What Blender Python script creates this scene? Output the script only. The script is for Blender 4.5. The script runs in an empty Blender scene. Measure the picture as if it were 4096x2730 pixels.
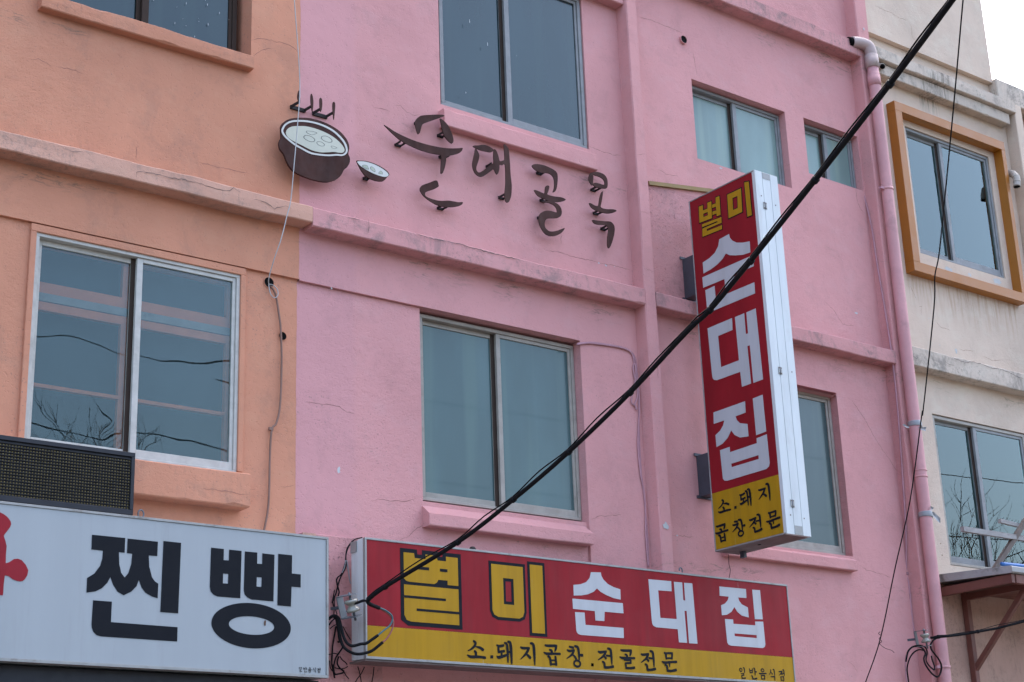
import bpy, bmesh, math, random
from mathutils import Vector, Matrix, noise
random.seed(7)
SC = bpy.context.scene
COL = SC.collection

# ------------------------------------------------------------------ camera
F_PX, PW, PH = 6511.8, 4096.0, 2730.0
YAW, PIT, ROL = math.radians(37.931), math.radians(18.5306), math.radians(-2.134)
CAM = Vector((0.0, -8.0, 1.6))
_f = Vector((math.sin(YAW)*math.cos(PIT), math.cos(YAW)*math.cos(PIT), math.sin(PIT)))
_r = Vector((math.cos(YAW), -math.sin(YAW), 0.0))
_u = _r.cross(_f)
AX = math.cos(ROL)*_r + math.sin(ROL)*_u
AU = math.cos(ROL)*_u - math.sin(ROL)*_r
cd = bpy.data.cameras.new('camera')
cam = bpy.data.objects.new('camera', cd); COL.objects.link(cam)
cd.sensor_width = 36.0; cd.lens = F_PX/PW*36.0; cd.clip_start = 0.05; cd.clip_end = 3000.0
m3 = Matrix((AX, AU, -_f)).transposed()
cam.matrix_world = Matrix.Translation(CAM) @ m3.to_4x4()
SC.camera = cam

# ------------------------------------------------------------------ sky, sun, exposure
SUN_EL, SUN_AZ = math.radians(62), math.radians(52)      # azimuth measured from +Y towards +X (behind the houses)
world = bpy.data.worlds.new('World'); SC.world = world; world.use_nodes = True
wn = world.node_tree.nodes; wl = world.node_tree.links
bgn = wn['Background']; sky = wn.new('ShaderNodeTexSky')
sky.sky_type = 'NISHITA'; sky.sun_disc = False
sky.sun_elevation = SUN_EL; sky.sun_rotation = SUN_AZ
sky.altitude = 50; sky.air_density = 1.0; sky.dust_density = 6.0; sky.ozone_density = 1.0
wl.new(sky.outputs[0], bgn.inputs[0]); bgn.inputs[1].default_value = 0.15
sd = bpy.data.lights.new('sun', 'SUN'); sun = bpy.data.objects.new('sun', sd); COL.objects.link(sun)
sd.energy = 2.0; sd.angle = math.radians(0.5); sd.color = (1.0, 0.95, 0.88)
sdir = Vector((math.sin(SUN_AZ)*math.cos(SUN_EL), math.cos(SUN_AZ)*math.cos(SUN_EL), math.sin(SUN_EL)))
sun.rotation_euler = sdir.to_track_quat('Z', 'Y').to_euler()
vs = SC.view_settings
vs.view_transform = 'Standard'; vs.look = 'None'; vs.gamma = 1.0; vs.use_curve_mapping = False
vs.exposure = 2.54
SC.cycles.max_bounces = 8; SC.cycles.transparent_max_bounces = 12

# ------------------------------------------------------------------ measuring helpers: photo point -> point on a known plane
TILE = {}
for r_, y_ in zip('ABCD', (0, 700, 1400, 1930)):
    for i_, x_ in enumerate((0, 1000, 2000, 2896)): TILE[r_+str(i_+1)] = (x_, y_, 1200/2352)
TILE.update(E1=(1100,340,500/1960), E2=(1500,440,400/1960), E3=(1640,560,440/2300), E4=(2080,640,420/1780),
    F1=(3500,0,596/2225), F2=(3500,380,596/2225), F3=(3500,800,596/2225), F4=(3500,1220,596/2225),
    G1=(3600,1600,496/1944), G2=(3600,2000,496/1944), G3=(3560,2360,536/2271),
    J1=(1280,2120,360/1882), J2=(1280,2360,360/1526), K1=(1820,2500,580/2353), K2=(2300,2560,900/2353), K3=(2820,1900,440/2029), V1=(2680,640,640/896))
def T(n, x, y):
    a, b, k = TILE[n]; return (a+x*k, b+y*k)
def TT(n, pts): return [T(n, *p) for p in pts]
def ray(p): return (_f + AX*((p[0]-PW/2)/F_PX) - AU*((p[1]-PH/2)/F_PX))
def PY(p, Y=0.0): d = ray(p); return CAM + d*((Y-CAM.y)/d.y)
def PX(p, X): d = ray(p); return CAM + d*((X-CAM.x)/d.x)
def PZ(p, Z): d = ray(p); return CAM + d*((Z-CAM.z)/d.z)
def PD(p, dist): d = ray(p).normalized(); return CAM + d*dist

# ------------------------------------------------------------------ node materials
def srgb(r, g, b):
    f = lambda c: (c/255/12.92) if c/255 <= 0.04045 else ((c/255+0.055)/1.055)**2.4
    return (f(r), f(g), f(b))
class NT:
    def __init__(s, name):
        s.m = bpy.data.materials.new(name); s.m.use_nodes = True
        s.n = s.m.node_tree.nodes; s.l = s.m.node_tree.links
        s.b = s.n['Principled BSDF']; s.out = s.n['Material Output']
        s.pos = s.n.new('ShaderNodeNewGeometry').outputs['Position']
    def set(s, sock, v):
        if isinstance(v, bpy.types.NodeSocket): s.l.new(v, sock)
        elif isinstance(v, (tuple, list)) and len(v) == 3 and sock.type == 'RGBA': sock.default_value = (*v, 1)
        else: sock.default_value = v
    def noise(s, scale, stretch=(1,1,1), detail=6, rough=.6, off=(0,0,0), dist=0.0):
        mp = s.n.new('ShaderNodeMapping'); s.l.new(s.pos, mp.inputs[0]); mp.inputs['Scale'].default_value = stretch; mp.inputs['Location'].default_value = off
        t = s.n.new('ShaderNodeTexNoise'); s.l.new(mp.outputs[0], t.inputs['Vector'])
        t.inputs['Scale'].default_value = scale; t.inputs['Detail'].default_value = detail; t.inputs['Roughness'].default_value = rough; t.inputs['Distortion'].default_value = dist
        return t.outputs[0]
    def vor(s, scale, feature='F1'):
        t = s.n.new('ShaderNodeTexVoronoi'); s.l.new(s.pos, t.inputs['Vector']); t.inputs['Scale'].default_value = scale; t.feature = feature
        return t.outputs['Distance']
    def ramp(s, v, a, b, c=0.0, d=1.0):
        n = s.n.new('ShaderNodeMapRange'); n.interpolation_type = 'SMOOTHSTEP'
        s.set(n.inputs[0], v); n.inputs[1].default_value = a; n.inputs[2].default_value = b; n.inputs[3].default_value = c; n.inputs[4].default_value = d
        return n.outputs[0]
    def math(s, op, a, b=0.0):
        n = s.n.new('ShaderNodeMath'); n.operation = op; s.set(n.inputs[0], a); s.set(n.inputs[1], b); return n.outputs[0]
    def mix(s, fac, a, b, mode='MIX'):
        n = s.n.new('ShaderNodeMix'); n.data_type = 'RGBA'; n.blend_type = mode
        s.set(n.inputs[0], fac); s.set(n.inputs[6], a); s.set(n.inputs[7], b); return n.outputs[2]
    def xyz(s):
        n = s.n.new('ShaderNodeSeparateXYZ'); s.l.new(s.pos, n.inputs[0]); return n.outputs
    def bump(s, h, strength, dist, prev=None):
        n = s.n.new('ShaderNodeBump'); s.set(n.inputs['Height'], h); n.inputs['Strength'].default_value = strength; n.inputs['Distance'].default_value = dist
        if prev is not None: s.l.new(prev, n.inputs['Normal'])
        return n.outputs[0]
    def base(s, col, rough=.6, spec=.5, metal=0.0, coat=0.0, normal=None):
        s.set(s.b.inputs['Base Color'], col); s.set(s.b.inputs['Roughness'], rough); s.set(s.b.inputs['Specular IOR Level'], spec); s.set(s.b.inputs['Metallic'], metal)
        if coat: s.b.inputs['Coat Weight'].default_value = coat; s.b.inputs['Coat Roughness'].default_value = .08
        if normal is not None: s.l.new(normal, s.b.inputs['Normal'])
        return s.m

KA = .72          # overall paint reflectance
def sc(c, k): return tuple(x*k for x in c)
def stucco(name, col, grime=(.16,.14,.13), gamount=.10, rough_bump=1.0, levels=(), drips=0.0, tint=None, tintx=None, rust=None, soot=None):
    t = NT(name); col = sc(col, KA); grime = sc(grime, KA); tint = sc(tint, KA) if tint else None
    c = t.mix(t.ramp(t.noise(.9, (1,1,.8), 5), .32, .68), sc(col, .94 if tint else .90), sc(col, 1.05))
    c = t.mix(t.ramp(t.noise(5, (1,1,1.4), 6, .65, (3,1,7)), .48, .72, 0, .40), c, (col[0]*1.0, col[1]*1.13, col[2]*1.15))
    if tint:                                               # a separately rolled strip of paint, its edge is a brush line
        X = t.xyz()[0]; edge = t.math('ADD', X, t.math('MULTIPLY', t.noise(9, (0,0,1), 4), .05))
        c = t.mix(t.ramp(edge, tintx+.03, tintx-.03), c, tint)
    s1 = t.ramp(t.noise(3.4, (1.3,1.3,1.1), 9, .74, (5,2,1), .4), .49, .66, 0, gamount)
    c = t.mix(s1, c, grime)
    s2 = t.ramp(t.noise(75, (1,1,1), 3, .5), .62, .72, 0, .50)
    s2 = t.math('MULTIPLY', s2, t.ramp(t.noise(2.1, (1,1,1), 4, .6, (9,4,2)), .46, .62))
    c = t.mix(s2, c, sc(grime, 1.2))
    # flaked and wrinkled paint: thin curling ridges in patches
    wr = t.math('ABSOLUTE', t.math('SUBTRACT', t.noise(11, (1,1,1.7), 8, .72, (1,8,3), .7), .5))
    patch = t.ramp(t.noise(1.5, (1,1,1), 4, .6, (2,7,5)), .52, .70)
    ridge = t.math('MULTIPLY', t.ramp(wr, .016, .003), patch)
    c = t.mix(t.math('MULTIPLY', ridge, .13), c, sc(col, .5))
    Z = t.xyz()[2]
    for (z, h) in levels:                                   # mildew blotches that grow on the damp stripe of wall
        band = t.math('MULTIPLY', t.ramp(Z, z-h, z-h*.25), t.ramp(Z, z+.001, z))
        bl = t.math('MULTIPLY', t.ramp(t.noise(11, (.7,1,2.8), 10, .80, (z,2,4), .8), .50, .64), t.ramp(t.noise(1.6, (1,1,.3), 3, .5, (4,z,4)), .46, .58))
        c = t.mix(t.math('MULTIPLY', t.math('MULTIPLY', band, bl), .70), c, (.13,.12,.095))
    if drips:
        d = t.math('MULTIPLY', t.ramp(t.noise(22, (1.6,1.6,.22), 7, .75, (2,2,2)), .52, .70), t.ramp(t.noise(1.7, (1,1,.2), 3, .5, (6,6,6)), .44, .60))
        c = t.mix(t.math('MULTIPLY', d, drips), c, grime)
        e = t.ramp(t.noise(30, (1,1,1), 8, .8, (7,3,3)), .50, .62)
        c = t.mix(t.math('MULTIPLY', t.math('MULTIPLY', e, t.ramp(t.noise(2.3, (1,1,1), 4, .6, (3,9,1)), .44, .58)), drips*.9), c, sc(grime, .9))
    X = t.xyz()[0]
    if rust:
        x0, x1, z0, z1 = rust; m = t.math('MULTIPLY', t.math('MULTIPLY', t.ramp(X, x0, x0+.05), t.ramp(X, x1, x1-.05)), t.math('MULTIPLY', t.ramp(Z, z0, z1), t.ramp(Z, z1+.002, z1)))
        c = t.mix(t.math('MULTIPLY', t.math('MULTIPLY', m, t.ramp(t.noise(16, (1.5,1,.10), 5, .65, (1,1,8)), .44, .66)), .55), c, (.33,.17,.085))
    if soot:
        x0, x1, z0, z1 = soot; m = t.math('MULTIPLY', t.math('MULTIPLY', t.ramp(X, x0, x0+.10), t.ramp(X, x1, x1-.10)), t.math('MULTIPLY', t.ramp(Z, z0, z1), t.ramp(Z, 8.47, 8.42)))
        c = t.mix(t.math('MULTIPLY', t.math('MULTIPLY', m, t.ramp(t.noise(28, (1.5,1,.10), 6, .7, (4,1,8)), .44, .62)), .6), c, (.07,.066,.056))
    n = t.bump(t.noise(1.8, (1,1,1), 4, .5), .6, .035)
    rg = t.ramp(t.noise(.8, (1,1,.7), 4, .6, (8,8,2)), .36, .66, .12, 1.0)      # smooth-rolled areas next to coarse ones
    n = t.bump(t.math('MULTIPLY', t.noise(17, (1,1,1.5), 9, .74), rg), .62*rough_bump, .012, n)
    n = t.bump(t.math('MULTIPLY', t.noise(120, (1,1,1), 5, .7), rg), .42*rough_bump, .0035, n)
    pit = t.ramp(t.noise(60, (1,1,1), 2, .5, (3,3,9)), .62, .70)
    n = t.bump(t.math('MULTIPLY', pit, -1.0), .40*rough_bump, .005, n)
    n = t.bump(ridge, .30, .003, n)
    return t.base(c, .88, .25, normal=n)

PINK = (.82, .40, .385); ORANGE = (.78, .350, .215); CREAM = (.86, .68, .53)
M = {}
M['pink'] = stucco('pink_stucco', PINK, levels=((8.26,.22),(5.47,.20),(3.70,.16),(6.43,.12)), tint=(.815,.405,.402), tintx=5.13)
M['pink_rough'] = stucco('pink_rough_stucco', sc(PINK,.92), gamount=.30, rough_bump=2.6)
M['pink_ledge'] = stucco('pink_ledge_stucco', sc(PINK,.93), grime=(.22,.195,.185), gamount=.55, drips=.55)
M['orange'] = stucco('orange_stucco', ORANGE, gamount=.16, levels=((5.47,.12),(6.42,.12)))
M['orange_ledge'] = stucco('orange_ledge_stucco', (.78,.44,.32), grime=(.26,.22,.19), gamount=.45, drips=.5)
M['orange_sill'] = stucco('orange_sill_stucco', sc(ORANGE,.98), gamount=.22, drips=.22)
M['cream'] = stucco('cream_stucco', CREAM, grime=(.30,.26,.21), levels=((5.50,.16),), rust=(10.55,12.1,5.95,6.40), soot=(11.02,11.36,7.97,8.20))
M['cream_ledge'] = stucco('cream_ledge_stucco', (.76,.635,.515), grime=(.19,.18,.16), gamount=.60, drips=.60, soot=(10.95,11.42,8.0,8.3))
M['cream_dark'] = stucco('dark_cream_stucco', (.62,.38,.29), grime=(.20,.13,.10), gamount=.4, drips=.5)  # darker, more orange mix than the cream stucco

def simple(name, col, rough=.5, spec=.5, metal=0.0, coat=0.0, var=.12, nscale=8, dirt=None, damount=.4, stretch=(1,1,1), bump=0.0, scratch=None):
    t = NT(name); col = sc(col, KA); dirt = sc(dirt, KA) if dirt is not None else None; scratch = sc(scratch, KA) if scratch is not None else None
    c = t.mix(t.ramp(t.noise(nscale, stretch, 6), .3, .7), sc(col, 1-var), sc(col, 1+var*.6))
    if dirt is not None:
        c = t.mix(t.ramp(t.noise(nscale*.6, stretch, 7, .7, (4,5,6)), .52, .74, 0, damount), c, dirt)
    if scratch is not None:
        k = t.math('MULTIPLY', t.ramp(t.noise(45, (1,1,.05), 4, .6, (2,3,4)), .66, .74), t.ramp(t.noise(5, (1,1,1), 4, .7, (8,3,4)), .54, .66))
        c = t.mix(t.math('MULTIPLY', k, .55), c, scratch)
    r = t.ramp(t.noise(nscale*2, (1,1,1), 5), .3, .7, rough*.85, min(1, rough*1.15))
    nm = t.bump(t.noise(nscale*8, (1,1,1), 5), bump, .003) if bump else None
    return t.base(c, r, spec, metal, coat, nm)
GR = (.12,.105,.09)
M['alu_bright'] = simple('bright_aluminium', (.66,.64,.58), .5, .3, 0, dirt=(.30,.27,.22), damount=.35, nscale=14)
M['alu_tan'] = simple('tan_aluminium', (.46,.42,.36), .5, .3, 0, dirt=(.25,.21,.16), nscale=14)
M['alu_grey'] = simple('grey_aluminium', (.30,.31,.31), .5, .35, 0, dirt=(.15,.14,.13), nscale=14)
M['alu_dark_gap_shade'] = simple('dark_aluminium_gap_shade', (.065,.045,.035), .7, .12, 0, nscale=14)  # dark frames, and the shade painted into the sash gaps
M['steel_letter'] = simple('brown_painted_steel', (.078,.036,.030), .8, .15, 0, var=.3, nscale=9, dirt=(.105,.058,.046), damount=.7, stretch=(1,1,.35), bump=.15)
M['steel_dark'] = simple('dark_bracket_steel', (.020,.015,.014), .65, .3, nscale=20)
M['pot_white'] = simple('pale_enamel_film', (.66,.66,.52), .4, .4, nscale=5, var=.08)
M['pot_rim'] = simple('white_film', (.74,.73,.66), .4, .4, nscale=5, var=.05)
M['dumpling'] = simple('pale_green_film', (.50,.54,.40), .4)
M['line'] = simple('dark_line_film', (.07,.075,.08), .5)
M['sign_white'] = simple('white_flex_face', (.455,.49,.50), .5, .3, var=.03, nscale=2, dirt=(.36,.37,.365), damount=.7, stretch=(3,1,.22), scratch=(.36,.34,.31))
M['letter_black'] = simple('black_vinyl', (.010,.012,.017), .6, .12)
M['sign_red'] = simple('red_vinyl', (.34,.012,.020), .55, .18, var=.18, nscale=2.5, dirt=(.24,.03,.032), damount=.5, stretch=(3,1,.3), scratch=(.5,.4,.38))
M['sign_yellow'] = simple('yellow_vinyl', (.53,.285,.008), .55, .18, var=.10, nscale=3, dirt=(.34,.20,.02), damount=.5, stretch=(5,5,.35), scratch=(.55,.5,.4))
M['letter_white'] = simple('white_vinyl', (.62,.63,.64), .55, .2, var=.05, nscale=3, dirt=(.45,.43,.40), damount=.4, stretch=(4,4,.4), scratch=(.40,.30,.26))
M['logo_red'] = simple('crimson_vinyl', (.34,.014,.025), .5, .2)
M['sign_frame'] = simple('white_sign_frame', (.76,.80,.79), .42, .5, .0, var=.06, nscale=3, dirt=(.33,.27,.20), damount=.35, stretch=(3,3,.6))
M['sign_trim'] = simple('dull_trim_aluminium', (.40,.40,.38), .5, .5, .3, dirt=(.16,.12,.09), damount=.6, nscale=18)
M['sign_under'] = simple('dark_sign_underside', (.21,.16,.145), .6, .4, dirt=(.07,.05,.045), damount=.7, nscale=6)  # darker brown than the sign frame, with blotches
M['rust'] = simple('rust_stain', (.13,.055,.02), .8)
M['led_case'] = simple('dark_blue_case', (.010,.012,.020), .5, .4)
M['led_louver'] = simple('black_louver', (.022,.021,.021), .6, .3)
M['led'] = simple('amber_led', (.42,.31,.11), .3, .5)
M['cable'] = simple('black_cable', (.012,.012,.014), .8, .15, nscale=20, dirt=(.03,.028,.026), damount=.5)
M['wire_white'] = simple('white_wire', (.55,.56,.55), .5)
M['cable_brown'] = simple('brown_painted_cable', (.30,.17,.125), .7, nscale=12)
M['cable_pink'] = simple('pink_painted_cable', (.60,.32,.36), .7, nscale=12, dirt=(.25,.15,.13))
M['wire_teal'] = simple('teal_wire', (.05,.16,.18), .5)
M['wire_red'] = simple('faded_red_wire', (.36,.10,.08), .5)
M['porcelain'] = simple('old_porcelain', (.34,.33,.27), .25, .6, coat=.5, nscale=20, dirt=(.18,.16,.10))
M['galv'] = simple('galvanised_steel', (.20,.22,.24), .5, .5, .5, nscale=15, dirt=(.12,.11,.09))
M['galv_dark'] = simple('dark_galvanised_steel', (.10,.11,.135), .55, .5, .3, nscale=10, dirt=(.06,.05,.05))
M['pipe_pink'] = simple('pink_pipe_paint', (.78,.40,.40), .6, .3, nscale=5, var=.10, dirt=(.42,.24,.23), damount=.6)
M['pipe_grey'] = simple('grey_pvc', (.62,.47,.43), .5, dirt=(.30,.24,.15), damount=.5)
M['plastic'] = simple('grey_plastic_strip', (.40,.41,.42), .4, .5, bump=.2)
M['frame_orange'] = simple('ochre_panel', (.47,.168,.016), .45, .4, coat=.1, var=.05, nscale=3)
M['rack_wood'] = simple('weathered_white_wood', (.42,.40,.38), .8, .2, nscale=25, var=.2, dirt=(.10,.08,.07), damount=.8, stretch=(.3,1,1))
M['rack_post'] = simple('weathered_bare_wood', (.24,.195,.165), .85, .2, nscale=22, dirt=(.09,.07,.06), damount=.7, stretch=(1,1,.3))
M['nail'] = simple('nail_steel', (.05,.045,.05), .5)
M['blue'] = simple('blue_pvc', (.03,.17,.50), .35, .5)
M['awning'] = simple('mossy_concrete_edge', (.48,.47,.45), .85, .2, nscale=7, dirt=(.05,.055,.03), damount=.85, bump=.5)
M['awning_steel'] = simple('red_brown_steel', (.23,.085,.062), .6, .4, nscale=9, dirt=(.13,.05,.04))
M['duct'] = simple('beige_duct', (.52,.46,.39), .6, .4)
M['tan_angle'] = simple('mustard_angle_iron', (.33,.215,.07), .6, .4, dirt=(.12,.07,.04), damount=.7, nscale=11)
M['dark'] = simple('dark_interior', (.012,.014,.016), .9, .1)
M['hole'] = simple('black_hole', (.004,.004,.004), .9, .1)
M['crack'] = simple('crack_brown_plaster', (.32,.165,.14), .95, .05)  # brown-red tone of the crack lines
M['crack_grey'] = simple('crack_grey_plaster', (.16,.13,.11), .95, .05)
M['chip'] = simple('bare_white_plaster', (.66,.68,.67), .9, .2)
M['speck'] = simple('white_paint_drop', (.62,.64,.64), .6)
M['inner_orange'] = simple('orange_inner_frame', (.95,.27,.12), .6, .3)
M['inner_white'] = simple('white_inner_rail', (.38,.36,.34), .6, .3, dirt=(.18,.16,.14), damount=.7, nscale=12)
M['curtain'] = simple('pale_blue_curtain', (.24,.42,.47), .9, .1, nscale=4, stretch=(6,1,.2), var=.2)
M['curtain_dark'] = simple('dusky_blue_film', (.055,.085,.095), .9, .1, nscale=2, var=.15)
M['asphalt'] = simple('asphalt', (.042,.042,.044), .9, .3, nscale=30, bump=.5)
M['paving'] = simple('dark_paving', (.085,.082,.078), .9, .3, nscale=10)
M['curb'] = simple('granite_curb', (.27,.265,.255), .8, .3, nscale=30)
M['bark'] = simple('grey_bark', (.085,.07,.06), .9, .2, nscale=12)
M['hill'] = simple('winter_hill', (.06,.06,.045), .95, .1, nscale=.2, var=.3)
M['roof'] = simple('grey_roof_concrete', (.25,.25,.24), .9, .2)

def glass_clear(name, wav=.5, tint=(.84,.87,.87), boost=1.15):
    t = NT(name); t.n.remove(t.b)
    nm = t.bump(t.noise(1.6, (1,1,1), 2, .4), wav, .012)
    fr = t.n.new('ShaderNodeFresnel'); fr.inputs[0].default_value = 1.52; t.l.new(nm, fr.inputs['Normal'])
    tr = t.n.new('ShaderNodeBsdfTransparent'); tr.inputs[0].default_value = (*tint, 1)
    gl = t.n.new('ShaderNodeBsdfGlossy'); gl.inputs['Roughness'].default_value = .0; gl.inputs['Color'].default_value = (.80,.97,.96,1); t.l.new(nm, gl.inputs['Normal'])
    mx = t.n.new('ShaderNodeMixShader'); t.l.new(t.math('MINIMUM', t.math('MULTIPLY', fr.outputs[0], boost), 1.0), mx.inputs[0]); t.l.new(tr.outputs[0], mx.inputs[1]); t.l.new(gl.outputs[0], mx.inputs[2])
    t.l.new(mx.outputs[0], t.out.inputs[0]); return t.m
def glass_frost(name, col, rough=.22, coat=.38):
    t = NT(name); col = sc(col, KA)
    c = t.mix(t.ramp(t.noise(1.3, (1.5,1,.5), 4, .5), .35, .65), sc(col,.82), sc(col,1.12))
    c = t.mix(t.ramp(t.noise(2.4, (2.6,1,.12), 3, .5, (7,1,2)), .50, .68, 0, .5), c, (col[0]*1.5, col[1]*1.35, col[2]*1.15))
    c = t.mix(t.ramp(t.noise(160, (.2,1,1), 2), .4, .6, 0, .05), c, sc(col,.6))
    t.b.inputs['Coat Tint'].default_value = (.74,.98,.97,1)
    m = t.base(c, rough, .3, coat=coat, normal=t.bump(t.noise(1.5, (1,1,1), 2, .4), .35, .012)); t.b.inputs['Coat Roughness'].default_value = .03
    return m
M['glass'] = glass_clear('window_glass', .30, boost=.85)
M['glass_still'] = glass_clear('flat_window_glass', .05, boost=1.7)
M['frost_grey'] = glass_frost('frosted_blue_grey_glass', (.092,.155,.155))
M['frost_light'] = glass_frost('frosted_pale_glass', (.255,.34,.31), .3)
M['frost_dark'] = glass_frost('frosted_dark_glass', (.080,.120,.122))
M['glass_dusk'] = glass_frost('dusky_blue_glass', (.022,.042,.047), .12, .62)

# ------------------------------------------------------------------ mesh helpers
def link_mesh(name, bm, mat, parent=None, smooth=False):
    me = bpy.data.meshes.new(name); bm.to_mesh(me); bm.free()
    o = bpy.data.objects.new(name, me); COL.objects.link(o)
    if isinstance(mat, str): mat = M[mat]
    me.materials.append(mat)
    if smooth:
        for p in me.polygons: p.use_smooth = True
    if parent is not None: attach(o, parent)
    return o
ORG = {}
def attach(o, parent):
    o.parent = parent
    L = ORG.get(parent.name)
    if L is not None: o.matrix_parent_inverse = Matrix.Translation(-L)
def tag(o, label, cat=None, group=None, kind=None):
    o['label'] = label
    if cat: o['category'] = cat
    if group: o['group'] = group
    if kind: o['kind'] = kind
    return o
def thing(name, loc, label, cat, group=None):
    o = bpy.data.objects.new(name, None); COL.objects.link(o); o.location = loc; o.empty_display_size = .1
    ORG[o.name] = Vector(loc)
    return tag(o, label, cat, group)
def box(bm, x0, x1, y0, y1, z0, z1):
    v = [bm.verts.new((x, y, z)) for x in (x0, x1) for y in (y0, y1) for z in (z0, z1)]
    for f in ((0,1,3,2), (4,6,7,5), (0,4,5,1), (2,3,7,6), (0,2,6,4), (1,5,7,3)): bm.faces.new([v[i] for i in f])
    return v
def boxes(name, lst, mat, parent=None, bevel=0.0):
    bm = bmesh.new()
    for b in lst: box(bm, *b)
    bmesh.ops.recalc_face_normals(bm, faces=bm.faces[:])
    if bevel: bmesh.ops.bevel(bm, geom=bm.edges[:], offset=bevel, segments=1, affect='EDGES', clamp_overlap=True)
    return link_mesh(name, bm, mat, parent)
def obox(bm, a, b, w, h, up=Vector((0,0,1))):
    """bar of section w x h from a to b"""
    a, b = Vector(a), Vector(b); d = (b-a).normalized(); s = d.cross(up)
    if s.length < 1e-4: s = d.cross(Vector((1,0,0)))
    s.normalize(); u = s.cross(d)
    vs_ = [bm.verts.new(p + s*(i*w/2) + u*(j*h/2)) for p in (a, b) for i, j in ((-1,-1),(1,-1),(1,1),(-1,1))]
    for f in ((0,1,2,3),(7,6,5,4),(0,4,5,1),(1,5,6,2),(2,6,7,3),(3,7,4,0)): bm.faces.new([vs_[i] for i in f])
def bars(name, lst, mat, parent=None):
    bm = bmesh.new()
    for l in lst: obox(bm, *l)
    bmesh.ops.recalc_face_normals(bm, faces=bm.faces[:])
    return link_mesh(name, bm, mat, parent)
def catmull(pts, n=6, closed=False):
    P_ = [Vector(p) for p in pts]; N = len(P_); out = []
    rng = range(N) if closed else range(N-1)
    for i in rng:
        g = (lambda k: P_[k % N]) if closed else (lambda k: P_[max(0, min(N-1, k))])
        p0, p1, p2, p3 = g(i-1), g(i), g(i+1), g(i+2)
        for j in range(n):
            t = j/n
            out.append(0.5*((2*p1) + (p2-p0)*t + (2*p0-5*p1+4*p2-p3)*t*t + (3*p1-p0-3*p2+p3)*t*t*t))
    if not closed: out.append(P_[-1])
    return out
def tube_bm(bm, pts, r, sides=8, cap=True):
    pts = [Vector(p) for p in pts]; rings = []
    t0 = (pts[1]-pts[0]).normalized()
    nrm = t0.cross(Vector((0,0,1)))
    if nrm.length < 1e-3: nrm = t0.cross(Vector((1,0,0)))
    nrm.normalize()
    for i, p in enumerate(pts):
        t = (pts[min(i+1, len(pts)-1)] - pts[max(i-1, 0)])
        if t.length < 1e-9: t = t0
        t = t.normalized(); nrm = (nrm - t*nrm.dot(t)).normalized(); bi = t.cross(nrm)
        rr = r[i] if isinstance(r, (list, tuple)) else r
        rings.append([bm.verts.new(p + (nrm*math.cos(a) + bi*math.sin(a))*rr) for a in [k*2*math.pi/sides for k in range(sides)]])
    for a, b in zip(rings, rings[1:]):
        for k in range(sides): bm.faces.new((a[k], a[(k+1) % sides], b[(k+1) % sides], b[k]))
    if cap: bm.faces.new(rings[0][::-1]); bm.faces.new(rings[-1])
def tube(name, pts, r, mat, parent=None, n=6, sides=8, smooth=True):
    p = catmull(pts, n) if n > 1 else [Vector(q) for q in pts]
    if isinstance(r, (list, tuple)) and n > 1: r = [r[min(i//n, len(r)-1)]*(1-(i % n)/n) + r[min(i//n+1, len(r)-1)]*((i % n)/n) for i in range(len(p))]
    bm = bmesh.new(); tube_bm(bm, p, r, sides); return link_mesh(name, bm, mat, parent, smooth)
def wobble_bar(name, x0, x1, y0, y1, z0, z1, mat, parent, amp=.006, step=.06, chip=.012, seed=0):
    """plaster ledge: long bar whose edges are uneven, with small breaks along the arrises"""
    bm = bmesh.new(); n = max(2, int((x1-x0)/step)); rings = []
    for i in range(n+1):
        x = x0 + (x1-x0)*i/n
        nz = lambda k, f=2.0: noise.noise(Vector((x*f, k*7.3+seed, seed*3.1)))
        ch = max(0, noise.noise(Vector((x*5.0, 31.0+seed, 2))) - .35)*chip*3
        ch2 = max(0, noise.noise(Vector((x*6.0, 77.0+seed, 5))) - .35)*chip*3
        yf = y0 + nz(1)*amp*.6
        top = z1 + nz(2)*amp + noise.noise(Vector((x*9, seed, 1)))*amp*.5; bot = z0 + nz(3)*amp + noise.noise(Vector((x*11, seed, 4)))*amp*.4
        r = [(x, y1, bot), (x, yf+.006+ch2, bot), (x, yf, bot+.006+ch2), (x, yf+nz(5)*amp*.5, (top+bot)/2), (x, yf, top-.008-ch), (x, yf+.010+ch, top), (x, y1, top+.004)]
        rings.append([bm.verts.new(p) for p in r])
    for a, b in zip(rings, rings[1:]):
        for k in range(len(a)-1): bm.faces.new((a[k], b[k], b[k+1], a[k+1]))
    bm.faces.new(rings[0]); bm.faces.new(rings[-1][::-1])
    bmesh.ops.recalc_face_normals(bm, faces=bm.faces[:])
    return link_mesh(name, bm, mat, parent)
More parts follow.
